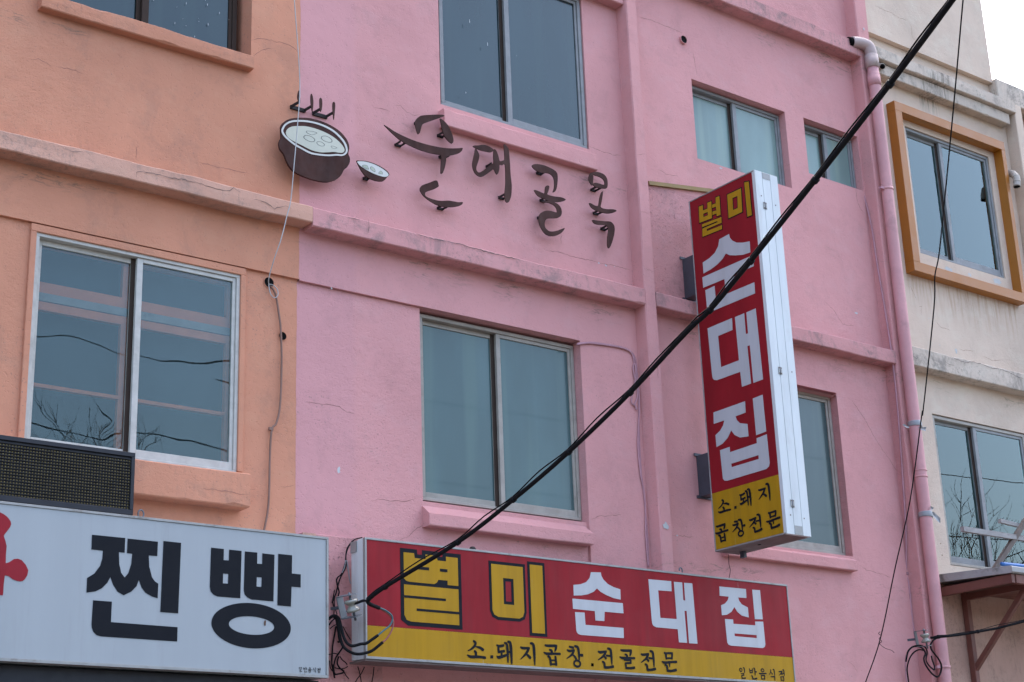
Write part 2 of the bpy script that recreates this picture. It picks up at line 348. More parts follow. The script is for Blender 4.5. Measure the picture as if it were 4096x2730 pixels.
def wall_sheet(name, x0, x1, z0, z1, Y, holes, depth, mat, parent, sides=''):
    """wall face with window openings and their reveals; sides: which outer edges show their thickness (l r b t)"""
    xs = sorted({x0, x1, *[h[0] for h in holes], *[h[1] for h in holes]}); zs = sorted({z0, z1, *[h[2] for h in holes], *[h[3] for h in holes]})
    xs = [x for x in xs if x0 <= x <= x1]; zs = [z for z in zs if z0 <= z <= z1]
    bm = bmesh.new(); V = {}
    def v(x, y, z):
        k = (round(x,5), round(y,5), round(z,5))
        if k not in V: V[k] = bm.verts.new(k)
        return V[k]
    for xa, xb in zip(xs, xs[1:]):
        for za, zb in zip(zs, zs[1:]):
            cx, cz = (xa+xb)/2, (za+zb)/2
            if any(h[0] < cx < h[1] and h[2] < cz < h[3] for h in holes): continue
            bm.faces.new((v(xa,Y,za), v(xb,Y,za), v(xb,Y,zb), v(xa,Y,zb)))
    D = Y+depth
    for h in holes:
        a, b, c, d = max(h[0],x0), min(h[1],x1), max(h[2],z0), min(h[3],z1)
        for ok, q in ((c > z0, ((a,c),(b,c))), (b < x1, ((b,c),(b,d))), (d < z1, ((b,d),(a,d))), (a > x0, ((a,d),(a,c)))):
            if not ok: continue
            (xa, za), (xb, zb) = q
            bm.faces.new((v(xa,Y,za), v(xb,Y,zb), v(xb,D,zb), v(xa,D,za)))
    for sd_, ((xa,za),(xb,zb)) in zip('brtl', (((x0,z0),(x1,z0)), ((x1,z0),(x1,z1)), ((x1,z1),(x0,z1)), ((x0,z1),(x0,z0)))):
        if sd_ in sides: bm.faces.new([bm.verts.new(p) for p in ((xa,Y,za), (xb,Y,zb), (xb,D,zb), (xa,D,za))])
    return link_mesh(name, bm, mat, parent)

# flat cut shapes on a plane: 'front' faces the street (-Y), 'side' faces left (-X)
def plane_map(kind, c):
    if kind == 'front': return (lambda p: PY(p, c)), (lambda w: (w.x, w.z)), Matrix(((1,0,0,0),(0,0,-1,c),(0,1,0,0),(0,0,0,1)))
    return (lambda p: PX(p, c)), (lambda w: (-w.y, w.z)), Matrix(((0,0,-1,c),(-1,0,0,0),(0,1,0,0),(0,0,0,1)))
def fill_curve(name, loops, mw, thick, mat, parent):
    """filled outline (even-odd) as a thin solid; loops in plane units"""
    cu = bpy.data.curves.new(name, 'CURVE'); cu.dimensions = '2D'; cu.fill_mode = 'BOTH'; cu.extrude = thick/2
    for lp in loops:
        s = cu.splines.new('POLY'); s.points.add(len(lp)-1); s.use_cyclic_u = True
        for q, p in zip(s.points, lp): q.co = (p[0], p[1], 0, 1)
    o = bpy.data.objects.new(name+'_tmp', cu); COL.objects.link(o)
    dg = bpy.context.evaluated_depsgraph_get(); me = bpy.data.meshes.new_from_object(o.evaluated_get(dg))
    bpy.data.objects.remove(o); bpy.data.curves.remove(cu)
    me.name = name; me.materials.clear(); me.materials.append(M[mat]); me.transform(mw)
    ob = bpy.data.objects.new(name, me); COL.objects.link(ob)
    if parent is not None: attach(ob, parent)
    return ob
def cut(name, loops_px, kind, c, thick, mat, parent, smooth=0):
    fw, to2, mw = plane_map(kind, c); L = []
    for lp in loops_px:
        q = [Vector((*to2(fw(p)), 0)) for p in lp]
        if smooth: q = catmull(q, smooth, True)
        L.append([(a.x, a.y) for a in q])
    return fill_curve(name, L, mw, thick, mat, parent)
def offset_loop(lp, d):
    n = len(lp); A = sum(lp[i][0]*lp[(i+1)%n][1]-lp[(i+1)%n][0]*lp[i][1] for i in range(n)); sg = 1 if A > 0 else -1; out = []
    for i in range(n):
        p0, p1, p2 = Vector(lp[i-1]).to_2d(), Vector(lp[i]).to_2d(), Vector(lp[(i+1)%n]).to_2d()
        a = (p1-p0).normalized(); b = (p2-p1).normalized(); na = Vector((a.y,-a.x))*sg; nb = Vector((b.y,-b.x))*sg
        m = na+nb; k = d*2/max(.5, m.length_squared); q = p1+m*k; out.append((q.x, q.y))
    return out
def strokes(name, strks, boxr, mw, mat, parent, off=.0012, rings=()):
    """brush lettering: each stroke a strip of its own, tapering; boxr = (x0,x1,ytop,ybot) in plane units"""
    x0, x1, yt, yb = boxr; sx, sy = (x1-x0), (yt-yb); bm = bmesh.new(); k = 0
    for st in strks:
        pts = [Vector((x0+p[0]*sx, yt-p[1]*sy, p[2]*1.14*(sx+sy)/2)) for p in st]
        pp = catmull(pts, 5) if len(pts) > 2 else [pts[0]+(pts[1]-pts[0])*(i/6) for i in range(7)]
        L, R_ = [], []
        for i, p in enumerate(pp):
            d = (pp[min(i+1,len(pp)-1)]-pp[max(i-1,0)]).to_2d(); d.normalize(); nrm = Vector((-d.y, d.x)); w = max(.002, p.z)/2
            if i == 0: q = p.to_2d()-d*w*.5; w *= .75
            elif i == len(pp)-1: q = p.to_2d()+d*w*.5; w *= .75
            else: q = p.to_2d()
            z = off + k*.00018
            L.append(bm.verts.new((*(q+nrm*w), z))); R_.append(bm.verts.new((*(q-nrm*w), z)))
        for i in range(len(pp)-1): bm.faces.new((L[i], R_[i], R_[i+1], L[i+1]))
        k += 1
    for (cx, cy, rx, ry, w) in rings:
        z = off+k*.00018; O, I = [], []; W_ = w*(sx+sy)/2
        for a in range(28):
            t = a/28*2*math.pi; c_, s_ = math.cos(t), math.sin(t)
            O.append(bm.verts.new((x0+cx*sx+c_*(rx*sx+W_/2), yt-cy*sy+s_*(ry*sy+W_/2), z))); I.append(bm.verts.new((x0+cx*sx+c_*(rx*sx-W_/2), yt-cy*sy+s_*(ry*sy-W_/2), z)))
        for a in range(28): bm.faces.new((O[a], O[(a+1)%28], I[(a+1)%28], I[a]))
        k += 1
    bm.transform(mw); bmesh.ops.recalc_face_normals(bm, faces=bm.faces[:])
    return link_mesh(name, bm, mat, parent)

# ------------------------------------------------------------------ large structure: street, far hill
W = 0.12          # wall face; ledges and pilasters stand out to Y = 0
boxes('ground', [(-400, 400, -400, 400, -1.0, -.16)], 'asphalt')['kind'] = 'structure'
boxes('road', [(-120, 160, -14.0, -4.2, -.16, -.12)], 'asphalt')['kind'] = 'structure'
pv = boxes('pavement', [(-60, 80, -4.0, 8, -.16, 0.0)], 'paving'); pv['kind'] = 'structure'
kb = boxes('curb', [(-60, 80, -4.2, -4.0, -.15, .01)], 'curb'); kb['kind'] = 'structure'
bm = bmesh.new(); prev = None
for i in range(61):
    x = -300+i*10; h = 26+8*noise.noise(Vector((x*.011, 3, 1)))+3*noise.noise(Vector((x*.05, 8, 1)))  # ridge raised higher to block low skylight
    r_ = [bm.verts.new(p) for p in ((x,-150,-.2), (x,-175,h*.7), (x,-200,h), (x,-260,-.2))]
    if prev:
        for k in range(3): bm.faces.new((prev[k], prev[k+1], r_[k+1], r_[k]))
    prev = r_
hl = link_mesh('hill', bm, 'hill', smooth=True); hl['kind'] = 'structure'

# ------------------------------------------------------------------ windows
def window(parent, x0, x1, z0, z1, yf, mx, fm, sm, pl, pr, fw=.028, bot=.045, gap=.03, mw_=.036, name='window', label=None, depth=.075):
    """aluminium slider: outer frame, rear left sash, front right sash, two panes"""
    y1 = yf+depth
    w = boxes(name, [(x0,x1,yf,y1,z1-fw,z1), (x0,x1,yf,y1,z0,z0+fw*.8), (x0,x0+fw,yf,y1,z0+fw*.8,z1-fw), (x1-fw,x1,yf,y1,z0+fw*.8,z1-fw)], fm, parent, .002)
    if label: w['label'] = label
    a0, a1, b0, b1 = x0+fw+.001, mx+.006, z0+fw*.8+.001, z1-fw-.001
    ya = yf+.042
    s = .03
    boxes('sash', [(a0,a0+s,ya,ya+.022,b0,b1), (a1-s,a1,ya,ya+.022,b0,b1), (a0+s,a1-s,ya,ya+.022,b1-s,b1), (a0+s,a1-s,ya,ya+.022,b0,b0+bot)], sm, w, .0015)
    boxes('gap_shade_strip', [(a1-s-.002,a1+.002,ya-.004,ya-.0008,b0,b1)], 'alu_dark_gap_shade', w)  # dark strip painted in for the shadowed gap beside the front sash
    boxes('pane', [(a0+s-.004,a1-s+.004,ya+.009,ya+.013,b0+bot-.004,b1-s+.004)], pl, w)
    c0, c1 = mx, x1-fw-.001; yb = yf+.010
    boxes('sash', [(c0,c0+mw_,yb,yb+.024,b0,b1), (c1-s*.7,c1,yb,yb+.024,b0,b1), (c0+mw_,c1-s*.7,yb,yb+.024,b1-s*.8,b1), (c0+mw_,c1-s*.7,yb,yb+.024,b0,b0+bot)], sm, w, .0015)
    boxes('pane', [(c0+mw_-.004,c1-s*.7+.004,yb+.010,yb+.014,b0+bot-.004,b1-s*.8+.004)], pr, w)
    return w

def cracks(parent, lst, Y, mat, kind='front', w=.0032):
    for lp in lst:
        pts = [PY(p, Y-.0006) if kind == 'front' else PX(p, Y-.0006) for p in lp]
        q = [];
        for a, b in zip(pts, pts[1:]):
            n = max(2, int((b-a).length/.018))
            for i in range(n): q.append(a.lerp(b, i/n) + Vector((random.uniform(-.003,.003), 0, random.uniform(-.004,.004))))
        q.append(pts[-1]); bm = bmesh.new(); L = []
        for i, p in enumerate(q):
            d = (q[min(i+1,len(q)-1)]-q[max(i-1,0)]); nn = Vector((-d.z, 0, d.x)).normalized()
            ww = w*random.uniform(.35, 1.1)*min(1, (i+.3)/3, (len(q)-i-.3)/3)
            L.append((bm.verts.new(p+nn*ww/2), bm.verts.new(p-nn*ww/2)))
        for a, b in zip(L, L[1:]): bm.faces.new((a[0], a[1], b[1], b[0]))
        link_mesh('crack', bm, mat, parent)
def chip(parent, p, w, h, Y, mat='chip', n=11, name='paint_chip'):
    c = PY(p, Y-.0009); bm = bmesh.new(); vs_ = []
    for i in range(n):
        a = i/n*2*math.pi; k = random.uniform(.55, 1.15)
        vs_.append(bm.verts.new(c+Vector((math.cos(a)*w/2*k, 0, math.sin(a)*h/2*k))))
    bm.faces.new(vs_); link_mesh(name, bm, mat, parent)
def hole_ring(parent, p, r, Y, out=.012, mat='pink', name='vent_hole'):
    c = PY(p, Y); bm = bmesh.new(); N = 18
    R_ = [(r*1.0, 0), (r*1.0, -out), (r*.90, -out), (r*.88, .0)]; rings = []
    for rr, dy in R_: rings.append([bm.verts.new((c.x+math.cos(k*2*math.pi/N)*rr, Y+dy, c.z+math.sin(k*2*math.pi/N)*rr)) for k in range(N)])
    for a, b in zip(rings, rings[1:]):
        for k in range(N): bm.faces.new((a[k], a[(k+1)%N], b[(k+1)%N], b[k]))
    o = link_mesh(name, bm, mat, parent)
    bm = bmesh.new(); bm.faces.new([bm.verts.new((c.x+math.cos(k*2*math.pi/N)*r*.9, Y-out*.8, c.z+math.sin(k*2*math.pi/N)*r*.9)) for k in range(N)])
    link_mesh('hole_shade_disc', bm, 'hole', o if parent is None or parent.parent is None else parent)  # black disc near the rim paints the shade inside the hole

TOP = 11.4
# ================================================================== orange house
OB = thing('orange_house', (1.0, 1, 0), 'orange stuccoed house at the left with two sliding windows', 'building')
BX = 4.700       # paint line between orange and pink
lowO = (3.03, 4.325, 3.90, 5.165); upO = (2.95, 4.343, 6.545, 7.9)
wo = wall_sheet('wall', -5.0, BX, 5.165, TOP, W, [upO], .40, 'orange', OB, 'b')
wl_ = wall_sheet('lower_wall', -5.0, BX, -.02, 5.165, W+.022, [lowO], .35, 'orange', OB)
boxes('house_body', [(-5.0, BX-.001, .75, 8.0, 0, TOP)], 'dark', OB)
boxes('roof_slab', [(-5.0, BX-.001, .05, 8.0, TOP+.002, TOP+.2)], 'roof', OB)
wobble_bar('ledge', -5.0, 4.722, 0.0, W+.03, 5.497, 5.612, 'orange_ledge', OB, .010, .05, .02, 1)
wobble_bar('window_sill', 2.965, 4.334, .060, W+.03, 6.464, 6.562, 'orange_sill', OB, .006, .05, .02, 2)
wobble_bar('window_sill', 2.87, 4.336, .028, W+.05, 3.684, 3.880, 'orange_sill', OB, .005, .05, .014, 3)
# lower window: casing, slider, inner timber window behind
boxes('window_casing', [(3.012,4.340,W+.004,W+.05,5.115,5.160), (3.012,3.046,W+.004,W+.05,3.91,5.115), (4.306,4.340,W+.004,W+.05,3.91,5.115)], 'orange', OB, .003)
w1 = window(OB, 3.046, 4.306, 3.90, 5.117, W+.016, 3.652, 'alu_bright', 'alu_bright', 'glass', 'glass', .022, .045, label='bright aluminium slider with orange timber frame showing behind its glass')
boxes('inner_rail', [(3.05,4.32,.214,.245,4.80,4.862), (3.05,4.32,.214,.245,4.70,4.748), (3.05,4.32,.214,.245,4.258,4.278), (3.05,4.32,.214,.245,5.07,5.14)], 'inner_orange', w1)
boxes('inner_rail', [(3.05,4.32,.208,.245,4.752,4.798)], 'inner_white', w1)
boxes('inner_stile', [(4.262,4.32,.216,.247,3.9,5.14), (3.60,3.70,.216,.247,3.9,5.14), (3.04,3.10,.216,.247,3.9,5.14)], 'inner_orange', w1)
boxes('inner_blind', [(3.04,4.33,.34,.345,3.9,5.15)], 'curtain_dark', w1)
w2 = window(OB, 2.955, 4.30, 6.55, 7.88, .235, 3.66, 'alu_dark_gap_shade', 'alu_dark_gap_shade', 'glass_dusk', 'glass_dusk', .03, .04, mw_=.045, label='dark framed upper slider with paint drops on its glass')
boxes('inner_blind', [(2.95,4.34,.36,.365,6.5,7.9)], 'curtain_dark', w2)
for k in range(15): chip(w2, T('A1', random.uniform(1170,1840), random.uniform(0,370)), random.choice((.004,.004,.006)), random.choice((.004,.006,.02)), .245, 'speck', 6, 'paint_drop')
cracks(wo, [TT('A1', [(1970,315),(2060,300),(2130,320),(2230,342),(2300,372),(2340,420)]), TT('A1', [(240,470),(300,465),(360,495),(410,525)]), TT('A1', [(420,520),(560,545),(650,580)]), TT('A1', [(1065,1260),(1075,1200),(1070,1160),(1090,1150)]), TT('A1', [(1560,1270),(1700,1310),(1820,1335),(1950,1365)]), TT('A1', [(2250,30),(2270,70),(2300,100)]), TT('A1', [(1985,440),(2030,410),(2090,385),(2150,380)])], W, 'crack')
cracks(wl_, [TT('C1', [(1920,1110),(2000,1095)]), TT('C1', [(2180,1080),(2260,1070),(2310,1060)])], W+.022, 'crack')
cracks(OB, [TT('A1', [(1070,1400),(1075,1345),(1150,1350),(1300,1388),(1450,1412),(1560,1440),(1700,1482),(1800,1497),(1830,1475),(1890,1510)]), TT('A1', [(480,1150),(560,1190),(660,1195)]), TT('B2', [(30,190),(120,215),(190,265),(280,240),(330,265)])], -.004, 'crack_grey', w=.004)
cracks(OB, [TT('C1', [(1060,1018),(1090,1025),(1118,1030)]), TT('C1', [(1560,1085),(1660,1095),(1740,1105),(1850,1125),(1960,1138)])], .022, 'crack')
for p, r_ in ((T('B2',147,845), .036), (T('B2',255,1265), .028)): hole_ring(OB, p, r_, W+.020, .004, 'orange', 'cable_hole')

# ================================================================== pink house
PB = thing('pink_house', (7.4, 1, 0), 'pink stuccoed house in the middle with ledges and pilasters', 'building')
upP = (5.79, 7.105, 6.655, 7.885); lowP = (5.602, 6.922, 3.885, 5.152)
r1 = (8.203, 9.250, 6.862, 7.546); r2 = (9.473, 10.138, 7.052, 7.556); r3 = (8.20, 9.530, 3.885, 5.182)
X1, X2 = 7.452, 10.158
XE = 10.31
wp = wall_sheet('wall', BX+.0005, XE, 5.158, TOP, W, [upP, r1, r2, (r3[0], r3[1], 5.0, r3[3])], .40, 'pink', PB, 'b')
wpl = wall_sheet('lower_wall', BX+.0005, 6.922, -.02, 5.156, W+.024, [(5.602, 6.922, 3.885, 5.156)], .35, 'pink', PB)
wpr = wall_sheet('lower_wall', 6.9225, XE, -.02, 5.1575, W, [(r3[0], r3[1], 3.885, 5.1575)], .38, 'pink', PB, 'l')
boxes('house_body', [(BX+.001, XE-.002, .75, 8.0, 0, TOP)], 'dark', PB)
boxes('roof_slab', [(BX+.001, XE-.002, -.05, 8.0, TOP+.002, TOP+.2)], 'roof', PB)
def pilaster(x0, x1, z0, z1, seed):
    bm = bmesh.new(); n = 130; rings = []
    for i in range(n+1):
        z = z0+(z1-z0)*i/n; nz = lambda k, f=2.2: noise.noise(Vector((z*f, k*9.1+seed, 4.0)))
        r_ = [(x0, W+.03, z), (x0+nz(1)*.004, .010, z), (x0+.006+nz(1)*.004, nz(2)*.003, z), (x1-.006+nz(3)*.004, nz(2)*.003, z), (x1+nz(3)*.004, .010, z), (x1, W+.03, z)]
        rings.append([bm.verts.new(p) for p in r_])
    for a, b in zip(rings, rings[1:]):
        for k in range(5): bm.faces.new((a[k], a[k+1], b[k+1], b[k]))
    bmesh.ops.recalc_face_normals(bm, faces=bm.faces[:])
    return link_mesh('pilaster', bm, 'pink', PB)
pil1 = pilaster(X1, 7.556, 0, TOP-.01, 1)
pil2 = pilaster(X2, XE-.004, 0, TOP-.01, 2)
wobble_bar('ledge', 4.724, X1-.002, .0, W+.03, 5.482, 5.606, 'pink_ledge', PB, .006, .05, .012, 5)
wobble_bar('ledge', 7.558, X2-.002, .001, W+.03, 5.492, 5.606, 'pink_ledge', PB, .006, .05, .012, 6)
wobble_bar('ledge', 7.558, X2+.03, -.004, W+.03, 8.272, 8.410, 'pink_ledge', PB, .007, .05, .014, 7)
wobble_bar('ledge', 4.724, X1-.002, .03, W+.03, 7.918, 8.20, 'pink', PB, .003, .08, .004, 8)
wobble_bar('window_sill', 5.772, 7.118, .055, W+.03, 6.468, 6.594, 'pink', PB, .004, .06, .010, 9)
# sloping-top sills
def slope_sill(x0, x1, y0, z0, z1, zt, seed, ydp=W+.05):
    bm = bmesh.new(); n = 24; rings = []
    for i in range(n+1):
        x = x0+(x1-x0)*i/n; nz = lambda k: noise.noise(Vector((x*3, k*5.0+seed, 2)))
        rings.append([bm.verts.new(p) for p in ((x, ydp, z0), (x, y0+.005, z0+nz(1)*.003), (x, y0, z0+.006+nz(1)*.003), (x, y0, z1-.008+nz(2)*.004), (x, y0+.012, z1+nz(2)*.004), (x, ydp+.03, zt))])
    for a, b in zip(rings, rings[1:]):
        for k in range(5): bm.faces.new((a[k], b[k], b[k+1], a[k+1]))
    bm.faces.new(rings[0]); bm.faces.new(rings[-1][::-1]); bmesh.ops.recalc_face_normals(bm, faces=bm.faces[:])
    return link_mesh('window_sill', bm, 'pink', PB)
slope_sill(5.592, 6.906, .062, 3.717, 3.802, 3.90, 3)
slope_sill(8.14, 9.50, .060, 3.762, 3.845, 3.905, 4)
# windows
w3 = window(PB, 5.804, 7.100, 6.658, 7.90, W+.012, 6.385, 'alu_grey', 'alu_grey', 'glass_dusk', 'glass_dusk', .030, .045, mw_=.042, label='tall grey slider with dusky blue glass and the upper sill')
boxes('inner_blind', [(5.795,7.10,.40,.405,6.6,7.95)], 'curtain_dark', w3)
for k in range(4): chip(w3, T('A2', random.uniform(1520,2350), random.uniform(30,800)), .006, random.choice((.005,.02,.04)), W+.021, 'speck', 6, 'paint_drop')
w4 = window(PB, 5.630, 6.918, 3.905, 5.138, .19, 6.255, 'alu_tan', 'alu_tan', 'frost_grey', 'frost_grey', .024, .045, mw_=.034, label='frosted slider in a tan frame above the long red sign')
w5 = window(PB, 8.215, 9.248, 6.868, 7.535, .185, 8.715, 'alu_grey', 'alu_grey', 'frost_light', 'frost_light', .024, .03, mw_=.042, label='small pale frosted slider beside the upright sign')
w6 = window(PB, 9.480, 10.134, 7.055, 7.545, .185, 9.785, 'alu_grey', 'alu_grey', 'frost_light', 'frost_light', .022, .03, mw_=.040, label='smallest frosted slider next to the drain pipe')
w7 = window(PB, 8.21, 9.525, 3.90, 5.165, .185, 8.80, 'alu_tan', 'alu_tan', 'frost_dark', 'frost_dark', .026, .05, mw_=.036, label='dark frosted slider behind the upright sign')
# mullion pier patch, rough blocked-up panel behind the sign, old wall vents and steel angle
boxes('blocked_opening', [(7.558, 8.16, W-.004, W+.02, 5.612, 6.52)], 'pink_rough', PB)
bars('steel_angle', [(PY(T('A3',1162,1438),W-.012), PY(T('A3',1670,1502),W-.012), .024, .030)], 'tan_angle', PB)
hole_ring(PB, T('A3',1430,318), .036, W, .020, 'pink', 'pipe_stub')
hole_ring(PB, T('B3',1010,50), .022, W, .010, 'pink', 'round_cover')
boxes('plinth_step', [(BX+.004, 5.25, .075, W+.03, 0, 3.588)], 'pink_rough', PB, .006)
boxes('brick_end', [(BX+.004, 4.79, .066, .074, 3.52, 3.585)], 'orange_ledge', PB)
cracks(wp, [TT('A3', [(700,1150),(800,1190),(880,1213),(950,1222)]), TT('B3', [(1215,812),(1260,805),(1310,830),(1430,855)]), TT('A3', [(1085,130),(1200,165),(1310,210),(1430,260)]), TT('A3', [(1510,395),(1530,500),(1545,600)]), TT('B4', [(780,980),(860,1060),(930,1170),(1020,1185)]), TT('B4', [(1030,100),(1045,200),(1070,270),(1110,305)]), TT('E4', [(690,1250),(700,1300),(692,1360),(695,1420)]), TT('A2', [(1120,830),(1180,830),(1230,880),(1290,910),(1330,900)]), TT('B3', [(350,590),(480,610),(560,640),(640,655),(800,695),(930,720),(1020,745)]), TT('A2', [(960,840),(1050,860),(1100,880)]), TT('A3', [(1240,1330),(1300,1365),(1400,1385)]), TT('B3', [(480,460),(478,500),(480,540)]), TT('A4', [(480,1300),(500,1295),(520,1285)])], W, 'crack')
cracks(wpl, [TT('C2', [(430,410),(600,430),(700,445),(760,485),(820,505)]), TT('C2', [(950,1190),(1000,1170),(1100,1185),(1230,1190),(1300,1165)])], W+.024, 'crack')
cracks(wpr, [TT('D2', [(1155,460),(1200,435),(1245,425),(1280,380),(1330,350),(1360,330)]), TT('C4', [(1000,390),(1100,540),(1200,720),(1290,850),(1360,960)]), TT('D4', [(1060,645),(1120,690),(1240,720),(1310,750)]), TT('C3', [(710,1330),(780,1305),(860,1300),(950,1292)]), TT('D3', [(1350,415),(1400,418),(1520,430)]), TT('D4', [(960,1400),(1010,1430),(1050,1490)])], W, 'crack')
cracks(pil1, [TT('A3', [(1075,1213),(1140,1210)]), TT('B3', [(1100,290),(1170,300)]), TT('B3', [(1130,735),(1205,757)]), TT('C3', [(1225,60),(1235,130),(1240,220)])], -.004, 'crack')
cracks(PB, [TT('B2', [(930,350),(935,400),(925,460)]), TT('B2', [(1300,460),(1420,500),(1560,520),(1700,560),(1850,600),(2000,640),(2120,665)]), TT('B3', [(620,845),(635,860),(628,880)]), TT('B2', [(770,330),(830,345),(860,350)])], -.007, 'crack_grey', w=.005)
for p, w_, h_, Y in ((T('C2',695,945),.026,.048,W+.024),(T('B3',775,692),.018,.012,W),(T('B3',830,710),.024,.016,W),(T('B3',897,720),.008,.008,W),(T('B4',1037,1085),.040,.020,W),(T('D3',1300,340),.055,.050,-.004),(T('A4',1098,230),.02,.03,-.004),(T('A3',1730,1320),.04,.018,W),(T('D3',1390,418),.02,.012,W),(T('B2',640,890),.014,.016,W)): chip(PB, p, w_, h_, Y)

# brushed, slightly wandering edge of the pink paint over the orange
for z0, z1, Y, par in ((5.62, TOP-.1, W, wp), (5.17, 5.48, W, wp), (3.60, 5.15, W+.022, wpl)):
    bm = bmesh.new(); pr_ = None; n = int((z1-z0)/.02)
    for i in range(n+1):
        z = z0+(z1-z0)*i/n; e = .004+.005*noise.noise(Vector((z*5, 2, 1)))+.004*noise.noise(Vector((z*19, 5, 1)))
        q = (bm.verts.new((BX-e, Y-.0007, z)), bm.verts.new((BX+.004, Y-.0007, z)))
        if pr_: bm.faces.new((pr_[0], pr_[1], q[1], q[0]))
        pr_ = q
    link_mesh('paint_edge', bm, 'pink', par)

# ================================================================== cream house
CB = thing('cream_house', (11.4, 1, 0), 'cream stuccoed house at the right with an ochre window surround', 'building')
CX0, CX1 = XE+.002, 12.145
u = (10.805, 11.985, 6.632, 7.838); l_ = (10.695, 11.955, 3.92, 5.185)
wc = wall_sheet('wall', CX0, 12.32, 5.55, 8.62, W, [u], .40, 'cream', CB)
wc3 = wall_sheet('parapet_wall', CX0, CX1, 8.622, 10.6, W-.05, [], .5, 'cream', CB, 'rb')
wc2 = wall_sheet('lower_wall', CX0, 12.32, 3.76, 5.548, W, [l_], .38, 'cream', CB)
wall_sheet('shop_wall', CX0, 13.4, -.02, 3.758, W+.01, [], .38, 'cream_dark', CB)
boxes('house_body', [(CX0+.002, 12.14, .75, 8.0, 0, 10.58)], 'dark', CB)
boxes('house_body', [(12.142, 16.0, .75, 8.0, 0, 8.55)], 'dark', CB)
wobble_bar('ledge', CX0, 12.32, 0.0, W+.03, 5.522, 5.690, 'cream_ledge', CB, .008, .05, .016, 11)
wobble_bar('cornice', CX0, 12.33, -.012, W+.03, 8.325, 8.440, 'cream_ledge', CB, .010, .05, .022, 12)
wobble_bar('cornice', CX0, 12.27, .030, W+.03, 8.205, 8.320, 'cream_ledge', CB, .007, .05, .012, 13)
bmp = boxes('parapet_cap', [(CX1+.002, 16.0, .03, .5, 8.44, 8.66)], 'cream_ledge', CB, .008)
boxes('side_pilaster', [(12.325, 12.44, 0.0, .5, 0, 8.43)], 'cream', CB, .006)
boxes('side_wall', [(12.445, 16.0, .16, .6, 0, 8.43)], 'cream_dark', CB)
# ochre box surround
fx0, fx1, fz0, fz1, ft = 10.578, 12.125, 6.398, 7.985, .088
boxes('ochre_surround', [(fx0,fx1,.028,W+.004,fz1-ft,fz1), (fx0,fx1,.028,W+.004,fz0,fz0+ft), (fx0,fx0+ft,.028,W+.004,fz0+ft,fz1-ft), (fx1-ft*.62,fx1,.028,W+.004,fz0+ft,fz1-ft)], 'frame_orange', CB, .002)
w8 = window(CB, 10.808, 11.982, 6.640, 7.832, W+.012, 11.285, 'alu_grey', 'alu_grey', 'glass_still', 'glass_still', .024, .05, mw_=.04, label='grey slider with pale curtains inside the ochre surround')
boxes('curtain', [(11.07,11.16,.27,.275,6.63,7.84), (11.24,11.92,.29,.295,6.63,7.84)], 'curtain', w8)
boxes('inner_blind', [(10.80,11.99,.36,.365,6.6,7.85)], 'curtain_dark', w8)
w9 = window(CB, 10.705, 11.95, 3.928, 5.178, W+.012, 11.245, 'alu_tan', 'alu_grey', 'glass_still', 'glass_still', .026, .06, mw_=.045, label='slider mirroring the sky above the shop canopy')
boxes('curtain', [(10.73,11.10,.27,.275,3.93,5.15), (11.26,11.92,.28,.285,3.93,5.15)], 'curtain', w9)
boxes('inner_blind', [(10.70,11.95,.36,.365,3.9,5.2)], 'curtain_dark', w9)
cracks(wc, [TT('F3', [(515,1240),(545,1330),(590,1420),(630,1510)]), TT('F4', [(640,30),(700,20),(690,80),(695,150)]), TT('F4', [(900,230),(980,330),(1040,355),(1130,380)]), TT('F4', [(1250,660),(1330,680),(1470,690)]), TT('F4', [(1600,760),(1750,835),(1880,822)])], W, 'crack')
cracks(wc3, [TT('F1', [(0,90),(140,155),(270,205),(350,265),(490,310)]), TT('F1', [(510,340),(545,400),(550,520),(570,580),(620,605)])], W-.05, 'crack')
cracks(CB, [TT('F4', [(1130,770),(1230,820),(1370,860),(1480,850),(1600,890),(1720,940),(1850,950),(1980,1000),(2100,1060),(2225,1110)]), TT('F4', [(540,700),(560,760),(610,805),(650,795)]), TT('F4', [(1050,850),(1110,890),(1190,910)])], -.009, 'crack_grey', w=.005)
for p, w_, h_, Y in ((T('F4',1213,695),.03,.055,-.001+W),(T('F4',805,203),.012,.014,W),(T('F4',970,605),.008,.02,W),(T('F3',1100,1035),.13,.045,W),(T('F3',1415,1120),.05,.035,W),(T('F3',1830,1215),.12,.07,W),(T('F3',400,520),.012,.10,W),(T('F3',430,820),.010,.06,W)): chip(CB, p, w_, h_, Y, n=15)
for p, w_, h_ in ((T('G2',640,690),.016,.012),(T('G2',660,868),.014,.014)): chip(CB, p, w_, h_, W, 'rust', 8, 'rust_spot')

# ================================================================== metal lettering on the pink wall
LY = .050; LT = .007
def standoff(parent, base, dx=.030, dz=.0, out=None):
    """U-shaped strap: foot screwed to the wall, two arms out to the plate"""
    b = PY(base, W); o = out or (W-LY-LT/2)
    bm = bmesh.new()
    box(bm, b.x-.008, b.x+dx+.008, W-.008, W, b.z-.011, b.z+.007)
    for xx in (b.x-.005, b.x+dx+.005): box(bm, xx-.0028, xx+.0028, W-o, W-.0075, b.z-.009, b.z+.005)
    bmesh.ops.recalc_face_normals(bm, faces=bm.faces[:])
    link_mesh('standoff', bm, 'steel_dark', parent)
def letter(loc_px, label, pieces, offs):
    c = PY(loc_px, W); t_ = thing('metal_letter', (c.x, W, c.z), label, 'letter', 'brush style steel letters on the pink wall')
    for tile, pts in pieces: cut('stroke', [TT(tile, pts)], 'front', LY, LT, 'steel_letter', t_, 4)
    for tile, x, y in offs: standoff(t_, T(tile, x, y))
    return t_
